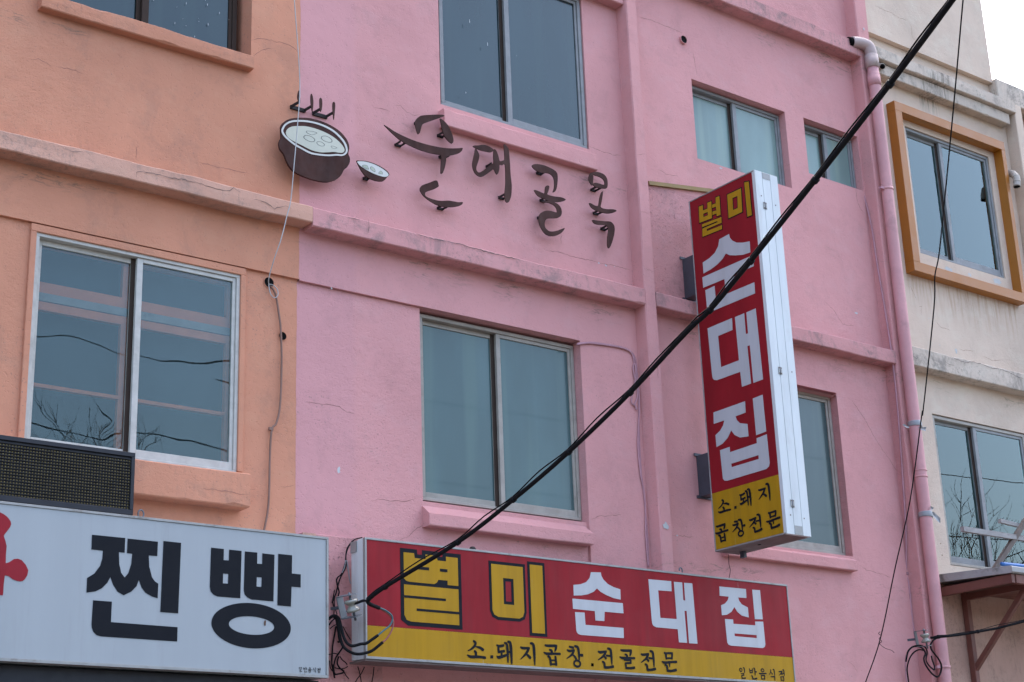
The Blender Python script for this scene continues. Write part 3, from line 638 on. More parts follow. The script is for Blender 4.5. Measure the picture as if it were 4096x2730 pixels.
letter(T('E2',800,800), 'dark brown steel letter with a long swooping bar beside the bowl', [
 ('E2',[(1357,118),(1290,97),(1080,103),(920,115),(850,145),(800,200),(780,255),(795,350),(820,440),(845,480),(870,460),(890,400),(915,310),(960,270),(1080,225),(1220,175),(1330,135)]),
 ('E2',[(1272,175),(1340,215),(1420,300),(1480,410),(1525,540),(1533,620),(1510,660),(1475,650),(1420,600),(1360,520),(1320,400),(1290,270)]),
 ('E2',[(175,300),(260,350),(380,430),(560,520),(760,605),(1000,680),(1200,725),(1350,750),(1500,760),(1640,755),(1700,750),(1715,765),(1690,815),(1640,855),(1540,885),(1450,902),(1400,930),(1385,1020),(1365,1130),(1330,1230),(1305,1255),(1285,1235),(1285,1130),(1292,1000),(1295,930),(1275,890),(1200,875),(1050,845),(850,780),(650,690),(480,590),(340,470),(240,370)]),
 ('E3',[(540,855),(570,870),(595,960),(580,990),(500,1035),(380,1075),(325,1100),(308,1135),(330,1185),(420,1230),(560,1270),(680,1280),(800,1275),(900,1290),(1010,1308),(1090,1305),(1098,1330),(1070,1365),(990,1395),(870,1410),(740,1408),(620,1390),(500,1335),(380,1260),(280,1175),(220,1090),(205,1050),(215,1000),(260,950),(400,900),(500,860)])],
 [('E2',400,690),('E2',1230,510),('E2',1262,930),('E2',780,270),('E3',580,1430)])
letter(T('E3',1700,600), 'dark brown steel letter with a tall right stem under the sill', [
 ('E3',[(1315,140),(1345,122),(1420,122),(1500,105),(1600,120),(1690,165),(1748,210),(1740,235),(1690,262),(1600,252),(1480,225),(1380,185)]),
 ('E3',[(1375,190),(1410,240),(1440,310),(1442,370),(1425,450),(1390,550),(1382,620),(1410,675),(1450,685),(1520,650),(1600,590),(1700,510),(1745,480),(1742,350),(1748,220),(1770,200),(1810,250),(1845,350),(1865,435),(1895,450),(1940,435),(1975,410),(1970,280),(1960,110),(1985,100),(2030,140),(2060,210),(2070,300),(2085,500),(2100,750),(2120,930),(2120,1080),(2105,1200),(2070,1290),(2035,1315),(2000,1290),(1975,1220),(1975,1130),(1990,1000),(1995,850),(1985,530),(1930,532),(1870,525),(1865,600),(1845,690),(1815,728),(1785,690),(1745,620),(1690,655),(1600,720),(1530,765),(1470,775),(1410,750),(1350,690),(1310,590),(1302,500),(1325,380),(1350,260),(1360,200)])],
 [('E3',1600,560),('E3',1860,1210)])
letter(T('E4',480,700), 'dark brown steel letter with a snaking lower stroke, third in the row', [
 ('E4',[(200,105),(230,80),(300,76),(400,95),(500,135),(580,180),(625,230),(635,300),(630,400),(615,490),(590,540),(555,550),(575,480),(578,380),(565,310),(530,260),(470,230),(380,220),(290,195),(230,150)]),
 ('E4',[(240,515),(300,530),(370,560),(410,570),(420,520),(430,460),(460,437),(490,450),(492,480),(475,540),(462,590),(560,620),(680,635),(740,655),(770,680),(740,700),(660,718),(560,715),(470,690),(380,655),(310,620),(265,570)]),
 ('E4',[(385,712),(480,700),(560,718),(640,755),(690,820),(705,890),(690,950),(640,985),(560,993),(490,995),(435,1020),(415,1080),(425,1150),(470,1200),(530,1218),(620,1205),(700,1175),(750,1160),(745,1185),(700,1240),(630,1280),(550,1296),(460,1280),(400,1230),(350,1150),(320,1070),(315,1000),(330,930),(370,890),(440,865),(520,870),(600,892),(625,885),(620,840),(590,790),(530,750),(460,730),(400,728)])],
 [('E4',285,225),('E4',345,690),('E4',300,985)])
letter(T('E4',1400,800), 'dark brown steel letter nearest the pilaster, last in the row', [
 ('E4',[(1230,222),(1200,220),(1170,270),(1160,320),(1175,375),(1210,428),(1228,425),(1238,330),(1240,245)]),
 ('E4',[(1235,215),(1270,205),(1340,215),(1410,245),(1455,290),(1478,350),(1482,440),(1465,485),(1430,490),(1360,485),(1290,465),(1250,445),(1232,425),(1245,400),(1280,393),(1340,405),(1400,425),(1425,420),(1432,390),(1415,345),(1370,305),(1310,280),(1270,270),(1240,240)]),
 ('E4',[(1170,738),(1210,745),(1260,775),(1310,785),(1330,760),(1345,660),(1365,580),(1395,538),(1402,550),(1390,660),(1370,760),(1365,800),(1400,825),(1480,840),(1560,840),(1610,850),(1632,870),(1590,895),(1510,912),(1420,905),(1340,880),(1260,850),(1200,800)]),
 ('E4',[(1225,1022),(1300,1030),(1420,1042),(1525,1050),(1575,1090),(1600,1150),(1597,1240),(1570,1360),(1530,1470),(1502,1503),(1485,1480),(1475,1420),(1482,1300),(1495,1190),(1485,1140),(1460,1115),(1400,1105),(1310,1100),(1250,1075)])],
 [('E4',1205,510),('E4',1245,905),('E4',1375,1170)])
# steam plumes: two brackets, each with two pointed blades
def steam(pl, base, label):
    c = PY(base, W); t_ = thing('steam_ornament', (c.x, W, c.z), label, 'ornament', 'steel steam plumes above the pot')
    for p in pl: cut('plume', [TT('E1', p)], 'front', .040, .006, 'steel_letter', t_, 3)
    b = PY(base, W); bm = bmesh.new(); e = [PY(T('E1', *q), .040) for q in (pl[0][2], pl[1][2])]
    zz = b.z
    box(bm, e[0].x-.026, e[1].x-.014, W-.012, W, zz-.018, zz+.006)
    for q, s_ in ((e[0], 0), (e[1], 0)): obox(bm, (q.x-.022, W-.006, zz-.004), (q.x-.002, .043, zz+.006), .006, .018)
    bmesh.ops.recalc_face_normals(bm, faces=bm.faces[:]); link_mesh('bracket', bm, 'steel_dark', t_)
steam([[(370,90),(385,130),(392,250),(385,300),(362,250),(350,210),(350,160)], [(568,140),(590,190),(600,280),(592,380),(582,425),(565,340),(555,250),(556,180)]], T('E1',330,365), 'pair of dark steam plumes above the pot, crossing the paint line')
steam([[(712,205),(735,235),(738,330),(720,420),(705,400),(697,300),(697,230)], [(920,268),(940,300),(938,400),(920,550),(903,420),(900,300)]], T('E1',670,465), 'pair of dark steam plumes above the pot, on pink wall')
# pot
pc = PY(T('E1',600,1000), W); POT = thing('pot_sign', (pc.x, W, pc.z), 'cut out sign of a brown soup pot with pale broth', 'sign')
PYp = .028
outer = [(85,720),(90,650),(130,590),(200,550),(300,527),(430,522),(560,535),(720,580),(860,640),(1000,730),(1100,840),(1145,930),(1155,1000),(1140,1085),(1165,1160),(1160,1230),(1120,1300),(1070,1345),(1030,1420),(970,1480),(890,1515),(800,1530),(680,1515),(500,1465),(330,1390),(240,1310),(180,1210),(130,1090),(75,1020),(55,930),(70,870),(92,830)]
cut('pot_plate', [TT('E1', outer)], 'front', PYp, .016, 'steel_letter', POT, 4)
rim = [(100,720),(115,670),(160,610),(250,565),(370,553),(500,560),(650,590),(800,645),(930,720),(1030,810),(1100,900),(1130,970),(1138,1040),(1110,1090),(1050,1117),(970,1112),(850,1120),(720,1112),(560,1085),(430,1020),(300,945),(180,850),(120,780)]
rimi = [(128,725),(142,680),(180,630),(260,590),(370,580),(500,587),(640,615),(785,668),(910,740),(1005,825),(1072,910),(1102,978),(1110,1035),(1090,1070),(1045,1092),(970,1086),(850,1094),(722,1086),(572,1060),(445,998),(318,925),(205,835),(148,770)]
cut('rim_band', [TT('E1', rim), TT('E1', rimi)], 'front', PYp-.0092, .002, 'pot_rim', POT, 4)
soup = [(170,750),(200,690),(270,655),(380,648),(500,655),(640,690),(780,745),(900,810),(1000,890),(1070,970),(1090,1030),(1060,1065),(1000,1065),(920,1053),(820,1060),(700,1058),(560,1020),(420,950),(280,880),(200,820)]
cut('broth', [TT('E1', soup)], 'front', PYp-.0092, .0022, 'pot_white', POT, 4)
def outline(lp, wz):
    cx = sum(p[0] for p in lp)/len(lp); cy = sum(p[1] for p in lp)/len(lp)
    return [lp, [(p[0]+(cx-p[0])*wz, p[1]+(cy-p[1])*wz) for p in lp]]
for lp in ([(487,735),(500,723),(580,728),(640,745),(662,758),(630,772),(580,787),(550,778),(510,760)], [(447,820),(470,793),(520,793),(580,815),(622,850),(625,880),(590,897),(530,885),(475,855)],
           [(722,825),(745,803),(800,803),(860,830),(897,870),(890,900),(840,903),(780,885),(735,855)], [(652,905),(675,888),(720,893),(765,920),(780,945),(755,963),(710,958),(670,935)], [(877,960),(910,960),(950,975),(972,990),(945,1003),(910,998),(890,985)]):
    a, b = outline(lp, .10); cut('outline', [TT('E1', a), TT('E1', b)], 'front', PYp-.0106, .0012, 'line', POT, 4)
for xx, yy in ((330,1000),(900,1200)): standoff(POT, T('E1',xx,yy), .03, out=W-PYp-.008)
bc = PY(T('E1',1500,1350), W); BO = thing('bowl_sign', (bc.x, W, bc.z), 'cut out sign of a small bowl with three dumplings', 'sign')
cut('bowl_plate', [TT('E1', [(1280,1200),(1310,1193),(1420,1200),(1530,1230),(1640,1280),(1740,1345),(1788,1410),(1750,1455),(1700,1510),(1640,1517),(1550,1500),(1440,1450),(1380,1390),(1330,1310)])], 'front', .012, .010, 'steel_letter', BO, 3)
cut('bowl_inside', [TT('E1', [(1288,1206),(1330,1200),(1420,1207),(1530,1238),(1638,1289),(1733,1352),(1780,1408),(1752,1441),(1680,1438),(1560,1398),(1440,1338),(1340,1273),(1303,1232)])], 'front', .0062, .0016, 'pot_rim', BO, 3)
for lp in ([(1365,1272),(1395,1255),(1440,1262),(1460,1290),(1473,1325),(1440,1322),(1395,1298)], [(1493,1305),(1500,1285),(1525,1285),(1560,1315),(1573,1345),(1570,1368),(1540,1355),(1505,1330)], [(1622,1390),(1640,1360),(1660,1348),(1685,1372),(1687,1402),(1655,1398)]):
    a, b = outline(lp, .12)
    cut('dumpling', [TT('E1', b)], 'front', .0050, .001, 'dumpling', BO, 3); cut('outline', [TT('E1', a), TT('E1', b)], 'front', .0048, .001, 'line', BO, 3)
standoff(BO, T('E1',1390,1470), .02, out=W-.018)

# ================================================================== white sign with black letters
WY = -.20
sx0, sx1, sz0, sz1 = 1.2, 4.714, 2.722, 3.506
WS = thing('white_shop_sign', (3.5, 0, sz0), 'long white shop sign with black lettering and a red emblem', 'sign')
boxes('sign_box', [(sx0, sx1-.004, WY+.006, .10, sz0+.004, sz1-.004)], 'sign_frame', WS)
boxes('sign_face', [(sx0, sx1-.016, WY+.001, WY+.005, sz0+.016, sz1-.014)], 'sign_white', WS)
boxes('sign_trim', [(sx0,sx1,WY-.004,WY+.03,sz1-.013,sz1), (sx0,sx1,WY-.004,WY+.03,sz0,sz0+.015), (sx1-.014,sx1,WY-.004,WY+.03,sz0+.015,sz1-.013)], 'sign_trim', WS, .001)
FL = WY-.0006
cut('letter', [TT('D1', [(722,411),(982,437),(977,552),(932,548),(935,640),(950,710),(977,746),(1005,715),(1030,640),(1037,560),(996,555),(1001,441),(1238,466),(1233,579),(1166,573),(1170,660),(1192,745),(1215,778),(1241,795),(1236,909),(1190,895),(1140,865),(1110,825),(1089,765),(1070,815),(1030,857),(970,886),(922,857),(888,805),(866,743),(840,790),(800,830),(750,855),(678,865),(683,750),(740,715),(785,655),(802,600),(807,536),(717,526)]),
    TT('D1', [(1282,460),(1420,475),(1397,1028),(1257,1017)]), TT('D1', [(730,925),(877,936),(870,1096),(1392,1136),(1389,1248),(790,1208),(757,1198),(732,1172),(720,1140),(718,1110)])], 'front', FL, .001, 'letter_black', WS)
def ell(cx, cy, a, b, sh): return [(cx+a*math.cos(k*math.pi/32), cy+b*math.sin(k*math.pi/32)+sh*a*math.cos(k*math.pi/32)) for k in range(64)]
cut('letter', [TT('D1', [(1655,512),(1755,523),(1753,610),(1794,613),(1797,528),(1894,538),(1884,909),(1705,895),(1672,880),(1652,855),(1645,820)]), TT('D1', [(1749,715),(1790,719),(1788,795),(1747,792)]),
    TT('D1', [(1920,542),(2017,551),(2016,638),(2055,641),(2057,557),(2152,568),(2144,934),(1975,919),(1940,903),(1918,878),(1912,845)]), TT('D1', [(2013,743),(2052,746),(2050,821),(2011,817)]),
    TT('D2', [(222,561),(330,572),(328,715),(398,722),(397,824),(326,818),(321,974),(215,965)]), TT('D1', ell(1969,1124,311,177,.072)), TT('D1', ell(1972,1123,178,72,.072))], 'front', FL, .001, 'letter_black', WS)
cut('emblem', [TT('D1', [(-160,260),(-60,215),(0,235),(50,265),(85,310),(80,350),(35,410),(32,430),(52,500),(45,635),(110,602),(170,610),(222,690),(195,760),(155,778),(100,760),(38,730),(25,870),(0,885),(-160,880)])], 'front', FL, .001, 'logo_red', WS, 2)
for px_, py_, s_ in ((610,1440,.012),): chip(WS, T('D1',2078,1105), .016, .035, WY-.001, 'rust', 8, 'stain_spot')
tube('lifting_eye', [PY(T('C1',1098,1305),-.15)+Vector((math.cos(a)*.016+.004, 0, .012+math.sin(a)*.022)) for a in [math.radians(q) for q in range(-60,241,30)]], .0045, 'galv', WS, 2)
boxes('under_sign_shade', [(sx0, 4.70, -.12, .10, 2.60, 2.716)], 'led_case', WS)  # dark box standing in for the shadow below the sign

# dot matrix board standing on the white sign
LD = thing('dot_matrix_board', (2.6, -.1, 3.51), 'black dot matrix display board standing on the white sign', 'display')
lx0, lx1, lz0, lz1, LYf = 1.4, 3.533, 3.510, 3.846, -.195
boxes('case', [(lx0,lx1,LYf+.012,-.06,lz0,lz1), (lx0,lx1,LYf,LYf+.012,lz1-.024,lz1), (lx0,lx1,LYf,LYf+.012,lz0,lz0+.028), (lx1-.020,lx1,LYf,LYf+.012,lz0+.028,lz1-.024)], 'led_case', LD, .002)
bm = bmesh.new(); bm2 = bmesh.new(); pit = .0158
nx = int((lx1-.02-2.70)/pit); nz_ = int((lz1-lz0-.052)/pit)
for j in range(nz_):
    z = lz0+.036+j*pit
    box(bm, 2.70, lx1-.021, LYf+.002, LYf+.0115, z+.0072, z+.0100)
    for i in range(nx):
        x = lx1-.028-i*pit
        v = [bm2.verts.new(p) for p in ((x-.0032, LYf+.0100, z-.0032), (x+.0032, LYf+.0100, z-.0032), (x+.0032, LYf+.0100, z+.0032), (x-.0032, LYf+.0100, z+.0032))]; a = bm2.verts.new((x, LYf+.006, z))
        for k in range(4): bm2.faces.new((v[k], v[(k+1)%4], a))
bmesh.ops.recalc_face_normals(bm, faces=bm.faces[:])
lo = link_mesh('louvers', bm, 'led_louver', LD); lo['kind'] = 'stuff'
le = link_mesh('diodes', bm2, 'led', LD); le['kind'] = 'stuff'

# ================================================================== brush lettering glyphs
GA = [[(.36,.02,.10),(.46,.12,.13),(.42,.28,.12),(.25,.48,.09),(.06,.60,.05)], [(.48,.34,.06),(.68,.38,.12),(.86,.50,.14)]]
RI = [(.28,.54,.07),(.5,.54,.09),(.72,.52,.09)], [(.70,.52,.09),(.69,.68,.09)], [(.34,.70,.08),(.72,.67,.09)], [(.36,.69,.1),(.38,.92,.1)], [(.36,.93,.11),(.65,.93,.10),(.92,.89,.12)]
NI = [[(.28,.68,.08),(.40,.74,.12),(.42,.94,.12)], [(.40,.95,.12),(.68,.94,.11),(.97,.88,.13)]]
MI = [[(.28,.62,.09),(.33,.97,.10)], [(.28,.64,.09),(.74,.62,.09)], [(.73,.61,.10),(.70,.97,.10)], [(.33,.93,.08),(.70,.93,.08)]]
CI = [[(.05,.20,.07),(.2,.23,.12),(.58,.17,.10)], [(.54,.19,.12),(.38,.40,.11),(.02,.62,.04)], [(.36,.40,.06),(.44,.44,.10),(.54,.52,.12)]]
KO = [[(.10,.05,.07),(.25,.075,.11),(.78,.05,.12)], [(.76,.06,.12),(.72,.20,.12),(.66,.32,.06)], [(.35,.26,.08),(.47,.30,.12),(.48,.42,.12)], [(.02,.40,.06),(.2,.455,.12),(.6,.43,.10),(.97,.42,.11)]]
GLY = {
 'so': (GA+[[(.38,.60,.09),(.46,.66,.13),(.47,.87,.12)], [(.02,.84,.06),(.2,.93,.13),(.6,.91,.12),(.97,.93,.11)]], ()),
 'dwae': ([[(.03,.20,.07),(.2,.24,.12),(.48,.19,.10)], [(.13,.22,.10),(.14,.52,.12)], [(.12,.50,.12),(.3,.47,.10),(.50,.44,.11)], [(.32,.48,.10),(.32,.70,.10)], [(.02,.68,.06),(.15,.73,.13),(.66,.60,.10)], [(.52,.08,.09),(.66,.14,.12),(.70,.50,.12),(.70,.92,.07)], [(.68,.47,.09),(.92,.46,.09)], [(.72,.02,.09),(.88,.08,.14),(.92,.5,.14),(.93,.98,.08)]], ()),
 'ji': ([[(.04,.22,.07),(.2,.26,.12),(.62,.24,.10)], [(.58,.25,.12),(.40,.48,.12),(.02,.76,.04)], [(.36,.50,.06),(.52,.58,.12),(.66,.68,.13)], [(.68,.02,.09),(.88,.08,.14),(.92,.5,.14),(.92,.98,.07)]], ()),
 'gop': (KO+[[(.24,.58,.09),(.36,.64,.12),(.40,.97,.11)], [(.68,.56,.12),(.72,.96,.11)], [(.36,.75,.07),(.70,.74,.07)], [(.38,.93,.08),(.72,.92,.08)]], ()),
 'chang': ([[(.20,.06,.09),(.45,.10,.12)], [(.06,.22,.07),(.2,.26,.11),(.50,.22,.10)], [(.46,.23,.12),(.34,.42,.10),(.02,.62,.04)], [(.36,.42,.06),(.5,.50,.10),(.58,.62,.11)], [(.52,.02,.09),(.70,.07,.13),(.76,.3,.12),(.76,.64,.08)], [(.76,.42,.09),(.98,.42,.13)]], ((.63,.82,.19,.14,.10),)),
 'jeon': (CI+[[(.56,.37,.09),(.84,.38,.09)], [(.66,.02,.09),(.84,.08,.13),(.88,.4,.13),(.88,.78,.07)]]+NI, ()),
 'gol': (KO+list(RI), ()),
 'mun': ([[(.20,.05,.09),(.30,.10,.12),(.32,.36,.10)], [(.26,.07,.09),(.74,.04,.11)], [(.72,.04,.12),(.68,.34,.10)], [(.32,.32,.08),(.70,.30,.08)], [(.02,.50,.06),(.2,.55,.12),(.6,.50,.10),(.98,.47,.12)], [(.5,.52,.10),(.5,.74,.06)]]+[[(.20,.66,.08),(.32,.72,.12),(.34,.94,.12)], [(.32,.95,.12),(.6,.95,.11),(.92,.88,.13)]], ()),
 'il': ([[(.66,.02,.09),(.82,.07,.12),(.84,.44,.09)]]+list(RI), ((.28,.22,.18,.14,.10),)),
 'ban': ([[(.08,.06,.09),(.16,.45,.10)], [(.46,.06,.10),(.44,.44,.10)], [(.14,.25,.08),(.46,.23,.08)], [(.14,.43,.08),(.46,.41,.08)], [(.62,.02,.09),(.76,.08,.12),(.78,.62,.08)], [(.78,.32,.09),(.98,.32,.12)]]+NI, ()),
 'eum': ([[(.02,.43,.06),(.2,.48,.12),(.98,.43,.11)]]+MI, ((.5,.17,.18,.13,.10),)),
 'sik': ([[(.30,.05,.09),(.34,.2,.10),(.05,.52,.04)], [(.32,.26,.06),(.56,.44,.12)], [(.66,.02,.09),(.82,.07,.12),(.84,.54,.09)], [(.25,.66,.07),(.85,.64,.12)], [(.83,.64,.12),(.82,.98,.08)]], ()),
 'jeom': ([[(p[0],p[1]*.85,p[2]) for p in s_] for s_ in CI]+[[(.56,.32,.09),(.84,.32,.09)], [(.66,.02,.09),(.82,.07,.12),(.85,.54,.08)]]+MI, ()),
}
def brush(key, boxpx, kind, c, mat, parent, name='lettering'):
    """boxpx: four photo corners of the glyph box (left,right,top,bottom extremes as points)"""
    fw, to2, mw = plane_map(kind, c)
    q = [to2(fw(p)) for p in boxpx]
    xs = [p[0] for p in q]; ys = [p[1] for p in q]
    g = GLY[key]
    return strokes(name, g[0], (min(xs), max(xs), max(ys), min(ys)), mw, mat, parent, .0012, g[1])

# ================================================================== long red sign
RY = -.20
rx0, rx1, rz0, rz1, zy = 4.956, 8.428, 2.842, 3.530, 3.029
RS = thing('red_shop_sign', (6.7, 0, rz0), 'long red and yellow shop sign under the pink windows', 'sign')
boxes('sign_box', [(rx0+.002, rx1-.002, RY+.078, -.050, rz0+.003, rz1-.003)], 'sign_frame', RS, .002)
boxes('front_frame', [(rx0, rx1, RY+.004, RY+.075, rz0, rz1)], 'sign_frame', RS, .002)
boxes('red_face', [(rx0+.012, rx1-.010, RY-.001, RY+.003, zy, rz1-.012)], 'sign_red', RS)
boxes('yellow_face', [(rx0+.012, rx1-.010, RY-.001, RY+.003, rz0+.014, zy-.001)], 'sign_yellow', RS)
boxes('sign_trim', [(rx0-.001,rx1,RY-.005,RY+.02,rz1-.011,rz1+.001), (rx0-.001,rx1,RY-.005,RY+.02,rz0-.001,rz0+.013), (rx0-.001,rx0+.010,RY-.005,RY+.02,rz0+.013,rz1-.011), (rx1-.009,rx1+.001,RY-.005,RY+.02,rz0+.013,rz1-.011)], 'sign_trim', RS, .001)
boxes('end_cap', [(rx0-.004, rx0+.001, RY+.085, -.052, rz1-.068, rz1-.004)], 'sign_trim', RS)
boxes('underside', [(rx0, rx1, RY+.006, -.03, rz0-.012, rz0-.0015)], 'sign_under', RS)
boxes('wall_bracket', [(x, x+.04, -.048, W, rz1-.09, rz1-.05) for x in (5.3, 6.6, 7.9)], 'galv_dark', RS)
tube('lifting_eye', [PY(T('D3',1418,700),-.12)+Vector((math.cos(a)*.014, 0, math.sin(a)*.022+.004)) for a in [math.radians(q) for q in range(-20,201,25)]], .0045, 'galv', RS, 2)
bm = bmesh.new(); bmesh.ops.create_uvsphere(bm, u_segments=14, v_segments=8, radius=.022); bm.transform(Matrix.Translation(PY(T('D2',1745,530),-.1))); link_mesh('bolt_head', bm, 'steel_dark', RS, True)
FR = RY-.0020
fwR, to2R, mwR = plane_map('front', FR)
def unit(loops, ref):
    """pixel loops on the long sign -> unit box"""
    q = [[to2R(fwR(p)) for p in lp] for lp in loops]; r_ = [to2R(fwR(p)) for p in ref]
    x0, x1 = min(p[0] for p in r_), max(p[0] for p in r_); y0, y1 = min(p[1] for p in r_), max(p[1] for p in r_)
    return [[((p[0]-x0)/(x1-x0), (p[1]-y0)/(y1-y0)) for p in lp] for lp in q], (x0, x1, y0, y1)
def flat(L): return [p for lp in L for p in lp]
def put(loops, b, mw, mat, parent, name='letter', thick=.001):
    x0, x1, y0, y1 = b
    return fill_curve(name, [[(x0+p[0]*(x1-x0), y0+p[1]*(y1-y0)) for p in lp] for lp in loops], mw, thick, mat, parent)
SUN_ = [TT('D3', [(713,705),(790,707),(795,735),(812,765),(845,798),(890,822),(943,840),(946,920),(890,908),(835,885),(790,860),(760,832),(735,858),(690,878),(640,887),(578,888),(575,805),(630,800),(675,783),(703,750)]),
        TT('D3', [(568,912),(962,948),(968,1028),(820,1015),(818,1088),(748,1084),(743,1010),(572,992)]), TT('D3', [(588,1018),(663,1022),(670,1118),(968,1142),(971,1222),(635,1197),(615,1190),(603,1178),(598,1160)])]
DAE_ = [TT('D3', [(1163,760),(1342,776),(1345,855),(1240,847),(1257,1063),(1386,1073),(1363,780),(1428,786),(1437,925),(1452,928),(1443,788),(1507,793),(1548,1266),(1482,1262),(1463,1009),(1446,1008),(1467,1259),(1403,1255),(1393,1152),(1225,1137),(1204,1126),(1194,1110),(1190,1085)])]
JIP_ = [TT('D3', [(1720,817),(1928,837),(1932,908),(1867,903),(1875,930),(1895,957),(1943,982),(1950,1060),(1895,1045),(1860,1015),(1838,978),(1815,1015),(1780,1038),(1740,1043),(1733,965),(1765,950),(1785,925),(1793,897),(1722,890)]),
        TT('D3', [(1977,842),(2038,846),(2060,1075),(1998,1073)]), TT('D3', [(1763,1072),(1827,1076),(1830,1110),(2002,1122),(2000,1092),(2063,1093),(2080,1270),(2076,1290),(2060,1300),(1812,1281),(1793,1274),(1782,1258)]), TT('D3', [(1838,1185),(2012,1198),(2013,1222),(1840,1207)])]
UN = {}
for k, L in (('sun', SUN_), ('dae', DAE_), ('jip', JIP_)):
    UN[k] = unit(L, flat(L)); put(UN[k][0], UN[k][1], mwR, 'letter_white', RS)
# yellow letters with black outlines, drawn in a unit box (y up)
BYEOL = dict(body=[[(0,.62),(0,1.0),(.19,1.0),(.20,.93),(.40,.93),(.40,1.0),(.60,1.0),(.62,.93),(.78,.93),(.78,1.0),(1,1.0),(1,.58),(.80,.58),(.80,.645),(.63,.645),(.60,.60),(.55,.575),(.10,.575),(.04,.585)], [(0,.53),(1,.53),(1,0),(.12,0),(.04,.02),(0,.09)]],
    slit=[[(.24,.768),(.46,.768),(.46,.812),(.24,.812)], [(.66,.768),(.80,.768),(.80,.812),(.66,.812)], [(0,.338),(.76,.338),(.76,.374),(0,.374)], [(.22,.160),(1,.160),(1,.196),(.22,.196)]])
MIG = dict(body=[[(0,.06),(0,.95),(.64,.95),(.64,.29),(.60,.21),(.52,.19),(.12,.19),(.03,.21),(0,.28)]], hole=[(.22,.38),(.42,.38),(.42,.76),(.22,.76)], stem=[[(.75,0),(1,0),(1,1),(.75,1)]])
MIG['body'] = [[(0,.28),(0,.95),(.61,.95),(.61,.29),(.58,.22),(.51,.19),(.11,.19),(.03,.22)]]
def byeol(b, mw, parent, o):
    x0, x1, y0, y1 = b; S_ = lambda L: [[(x0+p[0]*(x1-x0), y0+p[1]*(y1-y0)) for p in lp] for lp in L]; up = lambda k: mw @ Matrix.Translation((0,0,k))
    hull = [[(0,.05),(0,1),(.19,1),(.20,.93),(.40,.93),(.40,1),(.60,1),(.62,.93),(.78,.93),(.78,1),(1,1),(1,0),(.08,0)]]
    fill_curve('letter_outline', [offset_loop(lp, o) for lp in S_(hull)], mw, .001, 'letter_black', parent)
    fill_curve('letter', S_(BYEOL['body']), up(.0012), .001, 'sign_yellow', parent); fill_curve('letter_slit', S_(BYEOL['slit']), up(.0024), .001, 'letter_black', parent)
def mig(b, mw, parent, o):
    x0, x1, y0, y1 = b; S_ = lambda L: [[(x0+p[0]*(x1-x0), y0+p[1]*(y1-y0)) for p in lp] for lp in L]; up = lambda k: mw @ Matrix.Translation((0,0,k))
    hole = S_([MIG['hole']])[0]
    fill_curve('letter_outline', [offset_loop(S_(MIG['body'])[0], o), offset_loop(hole, -o)], mw, .001, 'letter_black', parent)
    fill_curve('letter_outline', [offset_loop(S_(MIG['stem'])[0], o)], mw, .001, 'letter_black', parent)
    fill_curve('letter', [S_(MIG['body'])[0], hole], up(.0012), .001, 'sign_yellow', parent); fill_curve('letter', S_(MIG['stem']), up(.0012), .001, 'sign_yellow', parent)
def ext(kind, c, pts):
    fw, to2, mw = plane_map(kind, c); q = [to2(fw(p)) for p in pts]
    return (min(p[0] for p in q), max(p[0] for p in q), min(p[1] for p in q), max(p[1] for p in q))
byeol(ext('front', FR, TT('D2', [(1203,548),(1640,1122)])), mwR, RS, .0240)
mb = ext('front', FR, TT('D2', [(1890,665),(2312,1188)])); mig((mb[0], mb[1], mb[2], ext('front', FR, TT('D2', [(1890,612)]))[3]-.0), mwR, RS, .0185)
for key, tl, b in (('so','K1',(190,500,260,545)),('dwae','K1',(670,930,265,635)),('ji','K1',(1055,1305,290,655)),('gop','K1',(1435,1715,320,665)),('chang','K1',(1805,2075,340,690)),('jeon','K2',(235,400,85,300)),('gol','K2',(465,630,100,310)),('jeon','K2',(685,840,112,325)),('mun','K2',(905,1065,130,335)),('il','K2',(1715,1785,290,410)),('ban','K2',(1820,1900,295,415)),('eum','K2',(1922,2003,300,418)),('sik','K2',(2025,2098,308,428)),('jeom','K2',(2130,2198,312,432))):
    cx, cy = (b[0]+b[1])/2, (b[2]+b[3])/2
    brush(key, [T(tl,b[0],cy), T(tl,b[1],cy), T(tl,cx,b[2]), T(tl,cx,b[3])], 'front', RY-.0012, 'letter_black', RS)
for tl, x0, x1, y0, y1 in (('K1',575,620,495,545),('K1',2210,2250,625,675),('K2',172,194,247,275)):
    cut('dot', [TT(tl, [(x0,y0),(x1,y0),(x1,y1),(x0,y1)])], 'front', RY-.0020, .001, 'letter_black', RS)
for key, b in (('il',(380,408)),('ban',(415,447)),('eum',(452,483)),('sik',(488,520)),('jeom',(525,555))):
    k_ = (b[0]-380)*.05; cx = sum(b)/2
    brush(key, [T('D2',b[0],1475+k_), T('D2',b[1],1475+k_), T('D2',cx,1449+k_), T('D2',cx,1488+k_)], 'front', WY+.0002, 'letter_black', WS)

